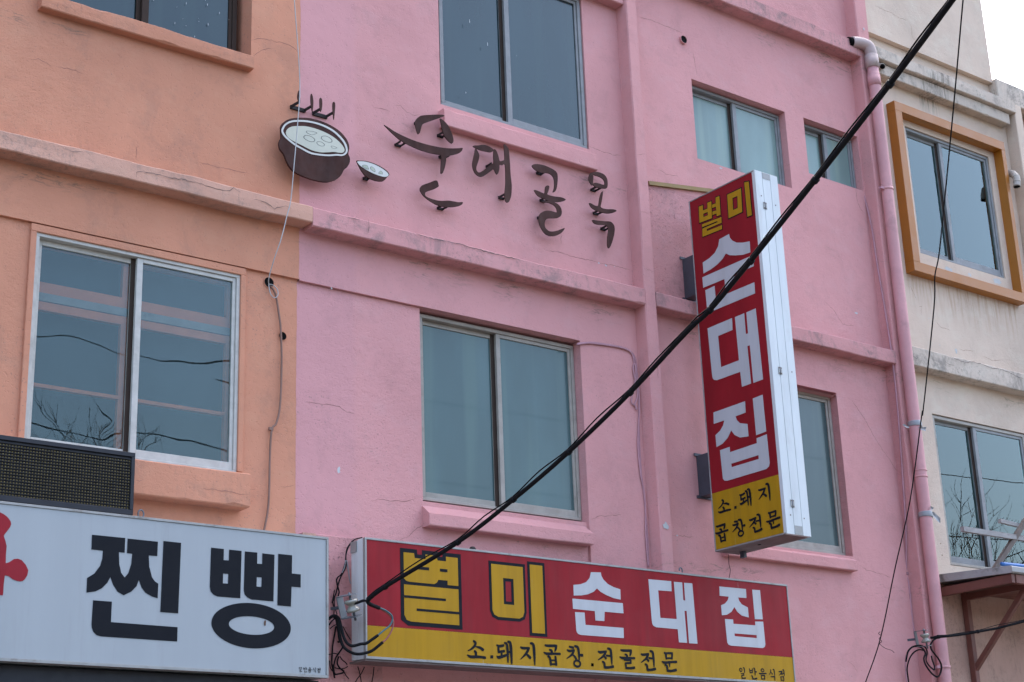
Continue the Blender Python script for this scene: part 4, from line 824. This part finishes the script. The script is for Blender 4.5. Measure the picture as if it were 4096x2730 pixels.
# ================================================================== upright projecting sign
VX = 7.88; vx1 = 8.106; vyb, vyf, vz0, vz1, vzy = -.075, -.752, 3.736, 6.352, 4.143
VS = thing('upright_sign', (7.99, -.4, vz0), 'upright red and yellow box sign projecting from the pink wall', 'sign')
boxes('sign_box', [(VX+.006, vx1-.006, vyf+.006, vyb-.002, vz0+.008, vz1-.006)], 'sign_frame', VS)
boxes('red_face', [(VX, VX+.005, vyf+.002, vyb-.010, vzy, vz1-.010)], 'sign_red', VS)
boxes('yellow_face', [(VX, VX+.005, vyf+.002, vyb-.010, vz0+.012, vzy-.001)], 'sign_yellow', VS)
boxes('far_face', [(vx1-.005, vx1, vyf+.002, vyb-.010, vz0+.012, vz1-.010)], 'sign_red', VS)
boxes('edge_trim', [(VX-.003, VX+.008, vyb-.009, vyb, vz0, vz1), (VX-.003, VX+.008, vyf+.010, vyb-.009, vz1-.009, vz1), (VX-.003, VX+.008, vyf+.010, vyb-.009, vz0, vz0+.010)], 'sign_trim', VS, .001)
for xa, xb in ((VX-.001, VX+.072), (VX+.0745, VX+.152), (VX+.1545, vx1+.004)): boxes('end_panel', [(xa, xb, vyf, vyf+.03, vz0, vz1)], 'sign_frame', VS, .0015)
boxes('end_cap', [(VX+.076, VX+.150, vyf-.002, vyf-.0005, vz0+.004, vz0+.062), (VX+.076, VX+.150, vyf-.002, vyf-.0005, vz1-.05, vz1-.004)], 'sign_trim', VS)
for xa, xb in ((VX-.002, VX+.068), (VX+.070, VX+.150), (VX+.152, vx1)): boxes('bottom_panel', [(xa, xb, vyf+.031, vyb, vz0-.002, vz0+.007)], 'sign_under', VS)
boxes('weep_hole', [(VX+.08, VX+.095, -.42, -.40, vz0-.006, vz0-.0025)], 'hole', VS)
for zz in (6.09, 4.87, 3.945):
    hg = boxes('hinge', [(VX+.056, VX+.071, vyf-.004, vyf-.0005, zz-.026, zz+.026), (VX+.0765, VX+.091, vyf-.004, vyf-.0005, zz-.026, zz+.026)], 'sign_trim', VS, .001)
    tube('hinge_pin', [(VX+.0738, vyf-.003, zz-.027), (VX+.0738, vyf-.003, zz+.027)], .0032, 'galv_dark', VS, 1)
    for dx in (.0635, .0835):
        for dz in (-.019, .019): boxes('hinge_screw', [(VX+dx-.003, VX+dx+.003, vyf-.0055, vyf-.0042, zz+dz-.003, zz+dz+.003)], 'rust', VS)
for dx, zz in ((.045,6.16),(.185,6.12),(.045,3.865),(.175,3.855),(.19,4.88)): boxes('screw', [(VX+dx-.004, VX+dx+.004, vyf-.003, vyf-.0005, zz-.004, zz+.004)], 'rust', VS, .001)
mwV = plane_map('side', VX-.0015)[2]
def outlined(loops, holes, o):
    """yellow letter piece with a black keyline, traced on the upright sign's face"""
    fw, to2, mw = plane_map('side', VX-.0015); q = [[to2(fw(p)) for p in TT('V1', lp)] for lp in loops]; h = [[to2(fw(p)) for p in TT('V1', lp)] for lp in holes]
    for lp in q: fill_curve('letter_outline', [offset_loop(lp, o)]+[offset_loop(k, -o*.8) for k in h], mw, .001, 'letter_black', VS)
    fill_curve('letter', q+h, mw @ Matrix.Translation((0,0,.0012)), .001, 'sign_yellow', VS)
outlined([[(162,263),(184,255),(185,284),(211,273),(210,241),(232,233),(236,327),(166,354)]], [[(187,303),(212,293),(213,311),(188,321)]], .0065)
outlined([[(256,211),(277,204),(284,309),(262,317),(261,301),(239,310),(238,291),(260,283),(258,262),(237,271),(236,252),(257,244)]], [], .0060)
outlined([[(180,362),(288,320),(290,353),(207,388),(207,400),(291,366),(292,388),(183,432),(182,386),(266,350),(266,343),(181,378)]], [], .0055)
outlined([[(321,196),(398,160),(405,292),(329,328)]], [[(350,215),(378,203),(380,270),(354,282)]], .0075)
outlined([[(417,127),(441,122),(459,310),(434,320)]], [], .0075)
put(UN['sun'][0], ext('side', VX, TT('B3', [(1588,805),(2005,870),(1812,458),(1660,1072)])), mwV, 'letter_white', VS)
put(UN['dae'][0], ext('side', VX, TT('B3', [(1628,1200),(2015,1050)])+TT('C3', [(2060,235),(1890,295)])), mwV, 'letter_white', VS)
put(UN['jip'][0], ext('side', VX, TT('C3', [(1670,487),(2068,350),(1735,1030),(2110,930)])), mwV, 'letter_white', VS)
for key, b in (('so',(230,480,415,725)),('dwae',(635,860,245,635)),('ji',(980,1210,145,540)),('gop',(190,440,875,1280)),('chang',(500,750,790,1185)),('jeon',(810,1055,705,1100)),('mun',(1125,1395,630,1025))):
    x0, x1, y0, y1 = b; sl = .29; cx = (x0+x1)/2; h = (x1-x0)*sl    # boxes lean with the sign: undo the slope
    brush(key, [T('K3',x0,(y0+y1)/2), T('K3',x1,(y0+y1)/2), T('K3',cx,y0+h*.45), T('K3',cx,y1-h*.45)], 'side', VX-.0006, 'letter_black', VS)
cut('dot', [TT('K3', [(540,582),(580,570),(582,622),(542,634)])], 'side', VX-.0014, .001, 'letter_black', VS)
for zz0, zz1 in ((5.66, 5.975), (4.17, 4.47)):
    boxes('wall_bracket', [(7.955, 8.05, vyb-.03, W+.01, zz0, zz1)], 'galv_dark', VS, .003)
    boxes('bracket_flange', [(7.93, 8.075, W-.012, W, zz1-.004, zz1+.016), (7.93, 8.075, W-.012, W, zz0-.012, zz0+.008)], 'galv_dark', VS)
boxes('stay', [(8.03, 8.055, -.20, -.16, 3.69, 3.733)], 'galv_dark', VS)

# ================================================================== drain pipe
DPX, DPY, DR = 10.226, -.056, .049
DP = thing('drain_pipe', (DPX, DPY, 0), 'pink painted drain pipe between the pink and cream houses', 'pipe')
tube('pipe', [(DPX+.006, DPY, -.02), (DPX+.004, DPY, 2), (DPX, DPY, 4), (DPX+.002, DPY, 6.2), (DPX+.002, DPY, 8.17)], DR, 'pipe_pink', DP, 8, 20)
def collar(z, r, h, mat, name='collar', dx=.0): return tube(name, [(DPX+.002+dx, DPY, z-h/2), (DPX+.002+dx, DPY, z+h/2)], r, mat, DP, 1, 20)
collar(8.035, DR+.006, .10, 'pipe_pink'); collar(7.86, DR+.003, .02, 'pipe_pink'); collar(4.60, DR+.004, .008, 'pipe_pink'); collar(4.55, DR+.004, .012, 'pipe_pink')
collar(8.215, DR+.009, .12, 'pipe_grey')
tube('elbow', [(DPX-.16, DPY+.06, 8.385), (DPX-.09, DPY+.035, 8.388), (DPX-.02, DPY+.008, 8.365), (DPX+.002, DPY, 8.30), (DPX+.002, DPY, 8.24)], DR+.002, 'pipe_grey', DP, 6, 20)
tube('elbow_mouth', [(DPX-.200, DPY+.07, 8.38), (DPX-.165, DPY+.062, 8.385)], DR*.9, 'hole', DP, 1, 16)
for zz in (7.02, 3.065):
    collar(zz, DR+.004, .022, 'pipe_pink', 'clamp'); boxes('clamp_bolt', [(DPX-.085, DPX-.045, DPY-.012, DPY+.012, zz-.010, zz+.010)], 'cable_pink', DP)
def rag(name, p, label, tails):
    c = PY(p, DPY); t_ = thing(name, (DPX, DPY-DR, c.z), label, 'strip')
    tube('wrap', [(DPX+.002, DPY, c.z-.022), (DPX+.003, DPY, c.z), (DPX+.002, DPY, c.z+.024)], [DR+.006, DR+.008, DR+.005], 'plastic', t_, 3, 20)
    for tl in tails:
        bm = bmesh.new(); pts = [PY(T(tl[0], *q), DPY-DR-.004*(i % 2)) for i, q in enumerate(tl[1])]; pr_ = None
        for i, (q, w_) in enumerate(zip(pts, tl[2])):
            d = pts[min(i+1,len(pts)-1)]-pts[max(0,i-1)]; n_ = Vector((-d.z, 0, d.x)).normalized()
            e = (bm.verts.new(q+n_*w_/2+Vector((0,-.006*(i%2),0))), bm.verts.new(q+Vector((0,.006,0))), bm.verts.new(q-n_*w_/2+Vector((0,.004*(i%2),0))))
            if pr_: bm.faces.new((pr_[0],pr_[1],e[1],e[0])); bm.faces.new((pr_[1],pr_[2],e[2],e[1]))
            pr_ = e
        link_mesh('tail', bm, 'plastic', t_)
rag('plastic_strip', T('G1',230,385), 'grey plastic strip tied round the pipe beside the window head', [('G1',[(150,430),(110,425),(80,405),(50,395)],(.012,.018,.020,.014)), ('G1',[(290,440),(340,450),(380,455),(410,460)],(.014,.024,.030,.034))])
rag('plastic_strip', T('G2',395,235), 'pale plastic strip knotted round the pipe with hanging tails', [('G2',[(460,190),(465,150),(485,125),(520,145)],(.010,.022,.026,.02)), ('G2',[(465,195),(520,220),(570,270),(610,310),(630,360)],(.010,.030,.040,.036,.010))])

# ================================================================== shop canopy on the cream house
AW = thing('shop_canopy', (11.3, -.2, 3.8), 'mossy canopy slab on red brown steel brackets, lower right', 'canopy')
bm = bmesh.new(); ax0 = 10.50; prev = None
for i in range(41):
    x = ax0+i*.07; nz = noise.noise(Vector((x*3, 1, 1)))*.006; r_ = [bm.verts.new(p) for p in ((x, W+.02, 3.765), (x, -.575+nz, 3.725+nz), (x, -.590+nz, 3.735), (x, -.590+nz, 3.770+nz), (x, -.575+nz, 3.780+nz), (x, W+.02, 3.828))]
    if prev:
        for k in range(6): bm.faces.new((prev[k], r_[k], r_[(k+1)%6], prev[(k+1)%6]))
    else: bm.faces.new(r_)
    prev = r_
bm.faces.new(prev[::-1]); bmesh.ops.recalc_face_normals(bm, faces=bm.faces[:])
link_mesh('slab', bm, 'awning', AW)
boxes('edge_beam', [(10.52, 10.56, -.56, W, 3.655, 3.724), (10.57, 13.2, -.565, -.52, 3.655, 3.722)], 'awning_steel', AW, .002)
boxes('soffit', [(10.56, 13.2, -.515, W, 3.700, 3.722)], 'awning_steel', AW)
for xx in (10.81, 12.1):
    boxes('bracket_post', [(xx-.024, xx+.024, W-.045, W+.005, 2.0, 3.70)], 'awning_steel', AW, .002)
    bars('bracket_arm', [((xx, W-.02, 3.665), (xx, -.52, 3.665), .045, .05), ((xx, W-.025, 3.09), (xx, -.50, 3.68), .038, .038)], 'awning_steel', AW)
# spiked timber racks and blue pipe standing on the canopy
def rack(name, a, b, w, h, label, nails, nd, Y, mat='rack_wood'):
    A, B = PY(a, Y), PY(b, Y); t_ = thing(name, tuple(A), label, 'rack', 'nail studded timbers on the canopy')
    bars('timber', [(A, B, w, h)], mat, t_)
    for i in range(nails):
        p = A.lerp(B, (i+.5)/nails); bars('nail', [(p, p+Vector((nd[0], nd[1]-.01, nd[2])), .003, .003)], 'nail', t_)
rack('timber_rail', T('G2',975,460), T('G2',2120,640), .035, .040, 'weathered white rail with nails along its underside', 16, (-.02,.02,-.035), -.30)
rack('timber_rail', T('G2',1560,332), T('G2',2120,470), .030, .030, 'short weathered rail with nails along its top, above the long one', 12, (.02,-.01,.035), -.28)
pp = thing('timber_prop', tuple(PY(T('G2',1490,1080), -.26)), 'bare slanting timber prop standing on the canopy', 'prop')
bars('timber', [(PY(T('G2',1485,1085),-.25), PY(T('G2',2080,150),-.34), .042, .035)], 'rack_post', pp)
tag(tube('blue_pipe', [PY(T('G2',1592,1005),-.36), PY(T('G2',1760,1022),-.36), PY(T('G2',2200,1065),-.36)], .016, 'blue', None, 3, 12), 'blue plastic pipe lying on the canopy', 'pipe')
# elbow duct and hook on the cream wall
du = thing('duct_elbow', tuple(PY(T('F2',2060,1200),W)), 'ribbed beige duct elbow beside the ochre surround', 'duct')
dpts = [PY(T('F2',2015,1170),.10), PY(T('F2',2060,1185),.03), PY(T('F2',2105,1230),-.02), PY(T('F2',2120,1300),-.03), PY(T('F2',2118,1370),-.03)]
tube('duct', dpts, .033, 'duct', du, 6, 16)
for i in range(1, 4):
    tube('rib', [dpts[i]-(dpts[i+1]-dpts[i]).normalized()*.006, dpts[i]+(dpts[i+1]-dpts[i]).normalized()*.006], .0355, 'duct', du, 1, 16)
tube('mouth', [dpts[-1]-Vector((0,0,.001)), dpts[-1]-Vector((0,0,.006))], .029, 'hole', du, 1, 16)
st = thing('scupper_pipe', tuple(PY(T('F1',100,1000),W)), 'rusty scupper pipe stub under the cream cornice', 'pipe')
tube('stub', [PY(T('F1',60,985),.10), PY(T('F1',112,995),-.03)], .026, 'duct', st, 1, 14)
tube('mouth', [PY(T('F1',112,995),-.0305), PY(T('F1',114,996),-.036)], .022, 'hole', st, 1, 14)

# ================================================================== cables
def along(pts, d0, d1):
    """points of a cable seen in the photo, running from distance d0 to d1"""
    L = [0]
    for a, b in zip(pts, pts[1:]): L.append(L[-1]+math.hypot(b[0]-a[0], b[1]-a[1]))
    return [PD(p, 1/((1-l/L[-1])/d0 + l/L[-1]/d1)) for p, l in zip(pts, L)]
mc = [T('J2',800,190), T('D2',1060,820), T('D2',1630,470), T('D2',2065,135), T('C3',540,800), T('C3',1020,335), T('B3',1465,1230), T('B3',1645,1060), T('B3',1965,675), T('B4',715,40), T('A4',1300,660), (3810,0), (3990,-250)]
m3d = along(mc, (PY(mc[0], -.34)-CAM).length, 5.9)
MC = thing('service_cable', tuple(m3d[0]), 'thick black service cable slanting up across the whole picture', 'cable')
tube('cable', m3d, .0116, 'cable', MC, 8, 10)
tie_i = [1,2,3,4,5,7,8,9,10]
sw = []
for i in range(len(m3d)):
    sw.append(m3d[i]+AU*.0135-AX*.004)
    if i < len(m3d)-1: sw.append(m3d[i].lerp(m3d[i+1], .5)+AU*(.024 if i in (1,2,3,4) else .016)-AX*.008)
tube('messenger_wire', sw, .0036, 'cable', MC, 4, 6)
for i in tie_i:
    d = (m3d[i+1]-m3d[i-1]).normalized(); tube('tie', [m3d[i]-d*.010, m3d[i]+d*.010], .0165, 'cable', MC, 1, 10)
ce = [m3d[0]+(m3d[1]-m3d[0])*.02, PY(T('J2',815,215),-.335), PY(T('J2',860,250),-.325), PY(T('J2',930,280),-.315), PY(T('J2',1005,308),-.31)]
tube('cable_end', ce, .0115, 'cable', MC, 5, 10)
def jw(pts, Y0, Y1): return [PY(T('J2', *p), Y0+(Y1-Y0)*i/(len(pts)-1)) for i, p in enumerate(pts)]
tube('core_wire', jw([(1000,305),(1100,345),(1180,400),(1220,450),(1225,520),(1180,610),(1080,690),(980,775)], -.31, -.30), .0052, 'wire_teal', MC, 6, 8)
tube('core_wire', jw([(1000,310),(1100,370),(1190,440),(1240,530),(1235,630),(1190,740),(1120,840),(1060,890)], -.305, -.295), .0050, 'wire_red', MC, 6, 8)
tube('taped_lead', jw([(985,770),(880,845),(790,905),(690,920),(620,940),(540,950),(470,915),(420,840),(385,740),(350,600),(320,490),(255,440),(190,460),(150,500)], -.30, -.13), .0085, 'cable', MC, 6, 8)
tube('taped_lead', jw([(1065,888),(980,960),(880,1035),(780,1070),(660,1090),(560,1075),(470,1030),(400,965),(360,880),(330,740),(300,590),(270,480),(200,440)], -.295, -.12), .0085, 'cable', MC, 6, 8)
tube('dead_end_wire', [m3d[0]+Vector((-.004,0,.0)), PY(T('J2',730,185),-.32), PY(T('J2',650,215),-.30), PY(T('J2',590,240),-.28)], [.005,.008,.008,.005], 'cable', MC, 5, 8)
# spool insulators on U brackets
def insulator(center, u, label, sc_=1.0, flip=1):
    t_ = thing('spool_insulator', tuple(center), label, 'insulator', 'porcelain spool insulators')
    ax = u.normalized(); prof = [(-.036,.018),(-.034,.036),(-.022,.040),(-.012,.030),(0,.020),(.012,.030),(.022,.040),(.034,.036),(.036,.018)]
    pts = [center+ax*(a*sc_) for a, r_ in prof]; tube('spool', pts, [r_*sc_ for a, r_ in prof], 'porcelain', t_, 1, 18)
    tube('bolt', [center-ax*.085*sc_, center+ax*.075*sc_], .007*sc_, 'galv', t_, 1, 8)
    back = Vector((-.35*flip, 1, 0)).normalized(); s_ = .062*sc_
    A, B = center+ax*s_, center-ax*s_; bm = bmesh.new()
    for q in (A, B): obox(bm, q-back*.03*sc_, q+back*.075*sc_, .055*sc_, .005, ax)
    obox(bm, A+back*.075*sc_, B+back*.075*sc_, .055*sc_, .005, back)
    bmesh.ops.recalc_face_normals(bm, faces=bm.faces[:]); link_mesh('bracket', bm, 'galv', t_)
    bars('wall_pin', [(center+back*.077*sc_, center+back*.15*sc_, .016, .016)], 'galv_dark', t_)
insulator(PY(T('J2',545,270),-.255), Vector((-.35,-.1,1)), 'porcelain spool insulator on a steel bracket between the two long signs', 1.0)
insulator(PY(T('G3',600,820),-.16), Vector((-.15,0,1)), 'porcelain spool insulator in front of the drain pipe', .92)
# right hand service cable and its drip loops
rc = [T('G3',690,815), T('G3',820,800), T('G3',1000,785), T('G3',1300,745), T('G3',1490,710), T('G3',1800,655), T('G3',2000,605), T('G3',2271,535), T('G3',2600,430)]
r3d = [PY(p, -.17-.06*i) for i, p in enumerate(rc)]
RC = thing('branch_cable', tuple(r3d[0]), 'black cable leaving to the right from the insulator by the pipe', 'cable')
tube('cable', r3d, .0095, 'cable', RC, 6, 10)
tube('messenger_wire', [r3d[0]+AU*.004, r3d[1]+AU*.011, r3d[2]+AU*.010, r3d[3]+AU*.014, r3d[4]+AU*.010, r3d[5]+AU*.024, r3d[6]+AU*.018, r3d[7]+AU*.012, r3d[8]+AU*.01], .003, 'cable', RC, 5, 6)
for i in (1, 4): tube('tie', [r3d[i]-Vector((.008,0,0)), r3d[i]+Vector((.008,0,.002))], .015, 'cable', RC, 1, 10)
def gw(pts, Y0, Y1): return [PY(T('G3', *p), Y0+(Y1-Y0)*i/(len(pts)-1)) for i, p in enumerate(pts)]
tube('drip_loop', gw([(800,815),(730,860),(690,930),(700,1010),(760,1090),(820,1170),(865,1260),(870,1350),(840,1440),(800,1475),(720,1430),(640,1330),(590,1240),(575,1160),(600,1080),(560,1000),(470,960),(380,970),(310,1040),(285,1130),(270,1220)], -.17, -.02), .0068, 'cable', RC, 6, 8)
tube('drip_loop', gw([(420,950),(520,945),(600,980),(630,1070),(610,1180),(650,1270),(720,1340),(750,1355),(755,1300),(720,1200),(700,1120)], -.12, -.14), .0055, 'cable', RC, 6, 8)
tube('drip_loop', gw([(580,1030),(500,1015),(420,1050),(350,1130),(310,1230),(290,1340),(300,1450),(320,1600)], -.10, .05), .0055, 'cable', RC, 6, 8)
tube('riser', gw([(272,1100),(262,1250),(270,1400),(285,1600)], .08, .10), .0065, 'cable_pink', RC, 4, 8)
# thin black drop wire
dw = [(3866,-120), T('F1',1315,0), T('F2',1190,0), T('F3',1040,0), T('F3',955,820), T('F3',893,1150), T('F4',880,60), T('F4',720,1568), T('G1',340,250), T('G1',160,1568), T('D4',1340,680), T('D4',1225,1230), T('D4',1110,1568), (3440,2800)]
d3 = along(dw, 8.6, 11.6)
DW = thing('drop_wire', tuple(d3[-1]), 'thin black wire hanging down in front of the cream house', 'wire')
tube('wire', d3, .0040, 'cable', DW, 5, 8)
k0 = d3[11]
tube('twist', [k0+Vector((math.cos(a)*.008, math.sin(a)*.008, .05-i*.006)) for i, a in enumerate([j*1.1 for j in range(16)])], .002, 'cable', DW, 2, 6)
tube('loose_end', [k0+Vector((0,0,-.04)), k0+Vector((.03,-.01,-.06)), k0+Vector((.09,-.01,-.07)), k0+Vector((.115,-.01,-.085))], .0016, 'cable', DW, 5, 6)
# white wire that hangs past the pot
ww = [((1176,-60),-.10), (T('A2',348,0),-.09), (T('A2',390,620),-.06), (T('A2',375,950),-.05), (T('A2',345,1300),-.035), (T('A2',320,1568),-.03), (T('B2',290,320),-.02), (T('B2',245,500),-.012), (T('B2',190,660),.03), (T('B2',150,800),.08), (T('B2',147,860),.112), (T('B2',160,930),.10), (T('B2',190,965),.10), (T('B2',218,945),.10), (T('B2',215,900),.105), (T('B2',180,865),.11), (T('B2',150,858),.118)]
WW = thing('white_wire', tuple(PY(ww[0][0],-.1)), 'thin white wire hanging down past the pot to a wall hole', 'wire')
tube('wire', [PY(p, y) for p, y in ww], .0030, 'wire_white', WW, 6, 8)
bw = [(160,872),(185,905),(205,960),(225,1080),(240,1200),(248,1400),(246,1560),(243,1680),(232,1840),(205,1950),(175,1985),(162,2080),(155,2250),(150,2480),(138,2640),(108,2800)]
BW = thing('brown_cable', tuple(PY(T('B2',108,2800),W)), 'brown painted cable running down the orange wall', 'cable')
tube('cable', [PY(T('B2', x, y), W+.012-(.008 if i else 0)) for i, (x, y) in enumerate(bw)], .0062, 'cable_brown', BW, 5, 8)
boxes('cable_clip', [((lambda c: (c.x-.014, c.x+.012, W-.002, W+.012, c.z-.008, c.z+.010))(PY(T('B2',168,1992),W))) for _ in (0,)][0:1], 'cable_brown', BW)
# painted cables: by the left pilaster and in the corner by the pipe
pcb = [(605,1325),(700,1315),(800,1325),(920,1345),(1000,1370),(1045,1410),(1065,1470),(1075,1560),(1085,1700),(1088,1850),(1090,2000),(1095,2150),(1108,2350),(1125,2480),(1140,2640),(1150,2760),(1160,2900),(1165,3070)]
PC = thing('painted_cable', tuple(PY(T('B3',1165,3070),W)), 'pair of pink painted cables running down beside the middle pilaster', 'cable')
tube('cable', [PY(T('B3', *p), W-.004) for p in pcb], .0060, 'cable_pink', PC, 5, 8)
tube('cable', [PY(T('B3', p[0]-(3+9*math.sin(i*1.3)) , p[1]+6), W-.010) for i, p in enumerate(pcb)], .0055, 'cable_pink', PC, 5, 8)
tube('cable_coil', [PY(T('C3', *p), W-.012) for p in [(1062,250),(1045,150),(1050,112),(1065,130),(1062,220),(1050,300),(1035,370),(1030,410),(1050,430),(1075,380),(1080,300),(1070,220)]], .0052, 'cable_pink', PC, 5, 8)
tube('cable_tail', [PY(T('C3', *p), W-.012) for p in [(1050,425),(1065,450),(1070,470)]], .007, 'cable_pink', PC, 4, 8)
rcb = [T('B4',1085,122), T('B4',1120,250), T('B4',1160,430), T('B4',1200,700), T('B4',1245,960), T('B4',1290,1240), T('B4',1320,1450), T('C4',1325,120), T('C4',1345,300), T('C4',1375,640), T('C4',1400,1000), T('C4',1425,1400), T('D4',1428,600), T('D4',1432,720), T('D4',1452,830), T('D4',1480,1100), T('D4',1493,1190), T('G3',420,1000), T('G3',440,1568)]
KC = thing('corner_cable', tuple(PX(rcb[-1], 10.14)), 'pale pink painted cable running down the corner beside the drain pipe', 'cable')
tube('cable', [PX(p, 10.146) for p in rcb], .0068, 'cable_pink', KC, 5, 8)
boxes('cable_clip', [(lambda c: (c.x-.010, c.x+.010, c.y-.012, c.y+.012, c.z-.010, c.z+.010))(PX(T('D4',1432,715),10.146))], 'cable_pink', KC)
# tangle of old wires between the two long signs
TG = thing('wire_tangle', tuple(PY(T('J2',230,1500),.03)), 'tangle of old black wires between the white and red signs', 'wires')
def jj(n, pts, Y, r_, mat): tube('wire', [PY(T(n, *p), Y) for p in pts], r_, mat, TG, 5, 6)
jj('J1', [(880,165),(760,190),(690,230),(620,310),(570,390),(545,500),(535,650),(510,760),(470,880),(430,950),(375,990),(345,1060),(365,1160),(385,1240),(400,1300),(385,1380),(400,1520)], .045, .0042, 'cable')
jj('J1', [(640,300),(600,350),(560,450),(540,560),(545,680),(540,780),(480,900),(430,1000),(390,1110),(360,1220),(330,1340),(290,1430),(255,1530)], .05, .0042, 'cable')
jj('J1', [(560,640),(580,760),(600,900),(620,1040),(640,1130)], .04, .0040, 'plastic')
jj('J1', [(530,640),(515,780),(460,900)], .035, .0028, 'plastic')
for k, pts in enumerate(([(250,0),(215,190),(240,330),(230,440)], [(290,0),(250,130),(245,270),(290,420)], [(310,60),(325,200),(320,300)],
    [(150,600),(210,520),(260,490),(290,560),(300,700),(340,800),(360,900),(390,960),(330,1060),(270,1150),(240,1250),(230,1340),(250,1430),(300,1430),(380,1410),(400,1380),(330,1320),(290,1230),(320,1130)],
    [(270,620),(240,800),(215,950),(205,1100),(200,1250),(220,1350),(250,1500)], [(300,560),(310,760),(330,880),(300,880)], [(390,620),(450,740),(520,850)],
    [(340,1130),(380,1190),(430,1230),(460,1270)], [(250,1320),(330,1340),(420,1330),(470,1300)], [(400,1380),(440,1450),(490,1510)], [(150,1100),(230,1080),(300,1090)], [(640,1300),(670,1400),(690,1500),(700,1568)], [(755,1310),(700,1420),(640,1500),(600,1568)], [(915,1310),(905,1420),(880,1568)], [(170,660),(230,610),(280,590)], [(260,1420),(180,1330),(160,1200)])):
    jj('J2', pts, .055-.004*(k % 4), .0048 if k in (3,4,5) else .0030, 'cable')
tag(tube('hanging_wire', [PY(T('D3',1793,565),.02), PY(T('D3',1795,640),.03), PY(T('D3',1806,690),.03), PY(T('D3',1796,750),.02)], .0022, 'cable', None, 5, 6), 'short thin wire hanging below the upright sign', 'wire')

# ================================================================== across the street (mirrored in the panes): wires and bare trees
for k, (y, z, s_) in enumerate(((-10.5,7.2,.35),(-10.8,6.6,.40),(-11.0,8.6,.30),(-10.6,5.75,.45))):
    pts = [Vector((-30+i*4.0, y, z+s_*(((-30+i*4.0-8)/24)**2)*2)) for i in range(21)]
    o = tube('street_wire', pts, .009 if k != 3 else .014, 'cable', None, 3, 6); tag(o, ('upper', 'middle', 'highest thin', 'lowest thick')[k]+' overhead wire across the street, seen mirrored in the panes', 'wire', 'overhead wires across the street')
def tree(loc, h, seed, label):
    rnd = random.Random(seed); t_ = thing('bare_tree', loc, label, 'tree', 'bare trees across the street')
    bmT, bmB = bmesh.new(), bmesh.new(); L = Vector(loc)
    def branch(bm_, p, d, ln, r_, dep):
        pts = [p]; q = p.copy(); dd = d.copy()
        for i in range(4):
            dd = (dd+Vector((rnd.uniform(-.22,.22), rnd.uniform(-.22,.22), rnd.uniform(-.05,.2)))).normalized(); q = q+dd*ln/4; pts.append(q.copy())
        tube_bm(bm_, pts, [r_*(1-.16*i) for i in range(5)], 5 if dep < 2 else 3, False)
        if dep >= 5 or r_ < .003: return
        for k in range(3 if dep else 5):
            i = rnd.choice((2,3,4)) if dep else rnd.choice((1,2,3,4)); a = rnd.uniform(0, 6.283); sp = rnd.uniform(.45,.95)
            s1 = dd.orthogonal().normalized(); s2 = dd.cross(s1)
            branch(bmB, pts[i], (dd*math.cos(sp)+(s1*math.cos(a)+s2*math.sin(a))*math.sin(sp)+Vector((0,0,.15))).normalized(), ln*rnd.uniform(.55,.75), r_*.60, dep+1)
    branch(bmT, L, Vector((0,0,1)), h*.42, h*.0075, 0)
    link_mesh('trunk', bmT, 'bark', t_); link_mesh('crown', bmB, 'bark', t_)
for k, (x, y, h, lb) in enumerate(((10.0,-19,12.0,'bare tree across the street mirrored low in the orange house window'), (13.5,-21,12.5,'second bare tree across the street beside the first'), (32.0,-18,13.0,'nearest bare tree mirrored in the cream house window'), (36.5,-19,14.0,'tallest bare tree mirrored in the cream house window'), (42.0,-21,13.5,'farthest bare tree across the street'))):
    tree((x, y, -.16), h, 11+k, lb)
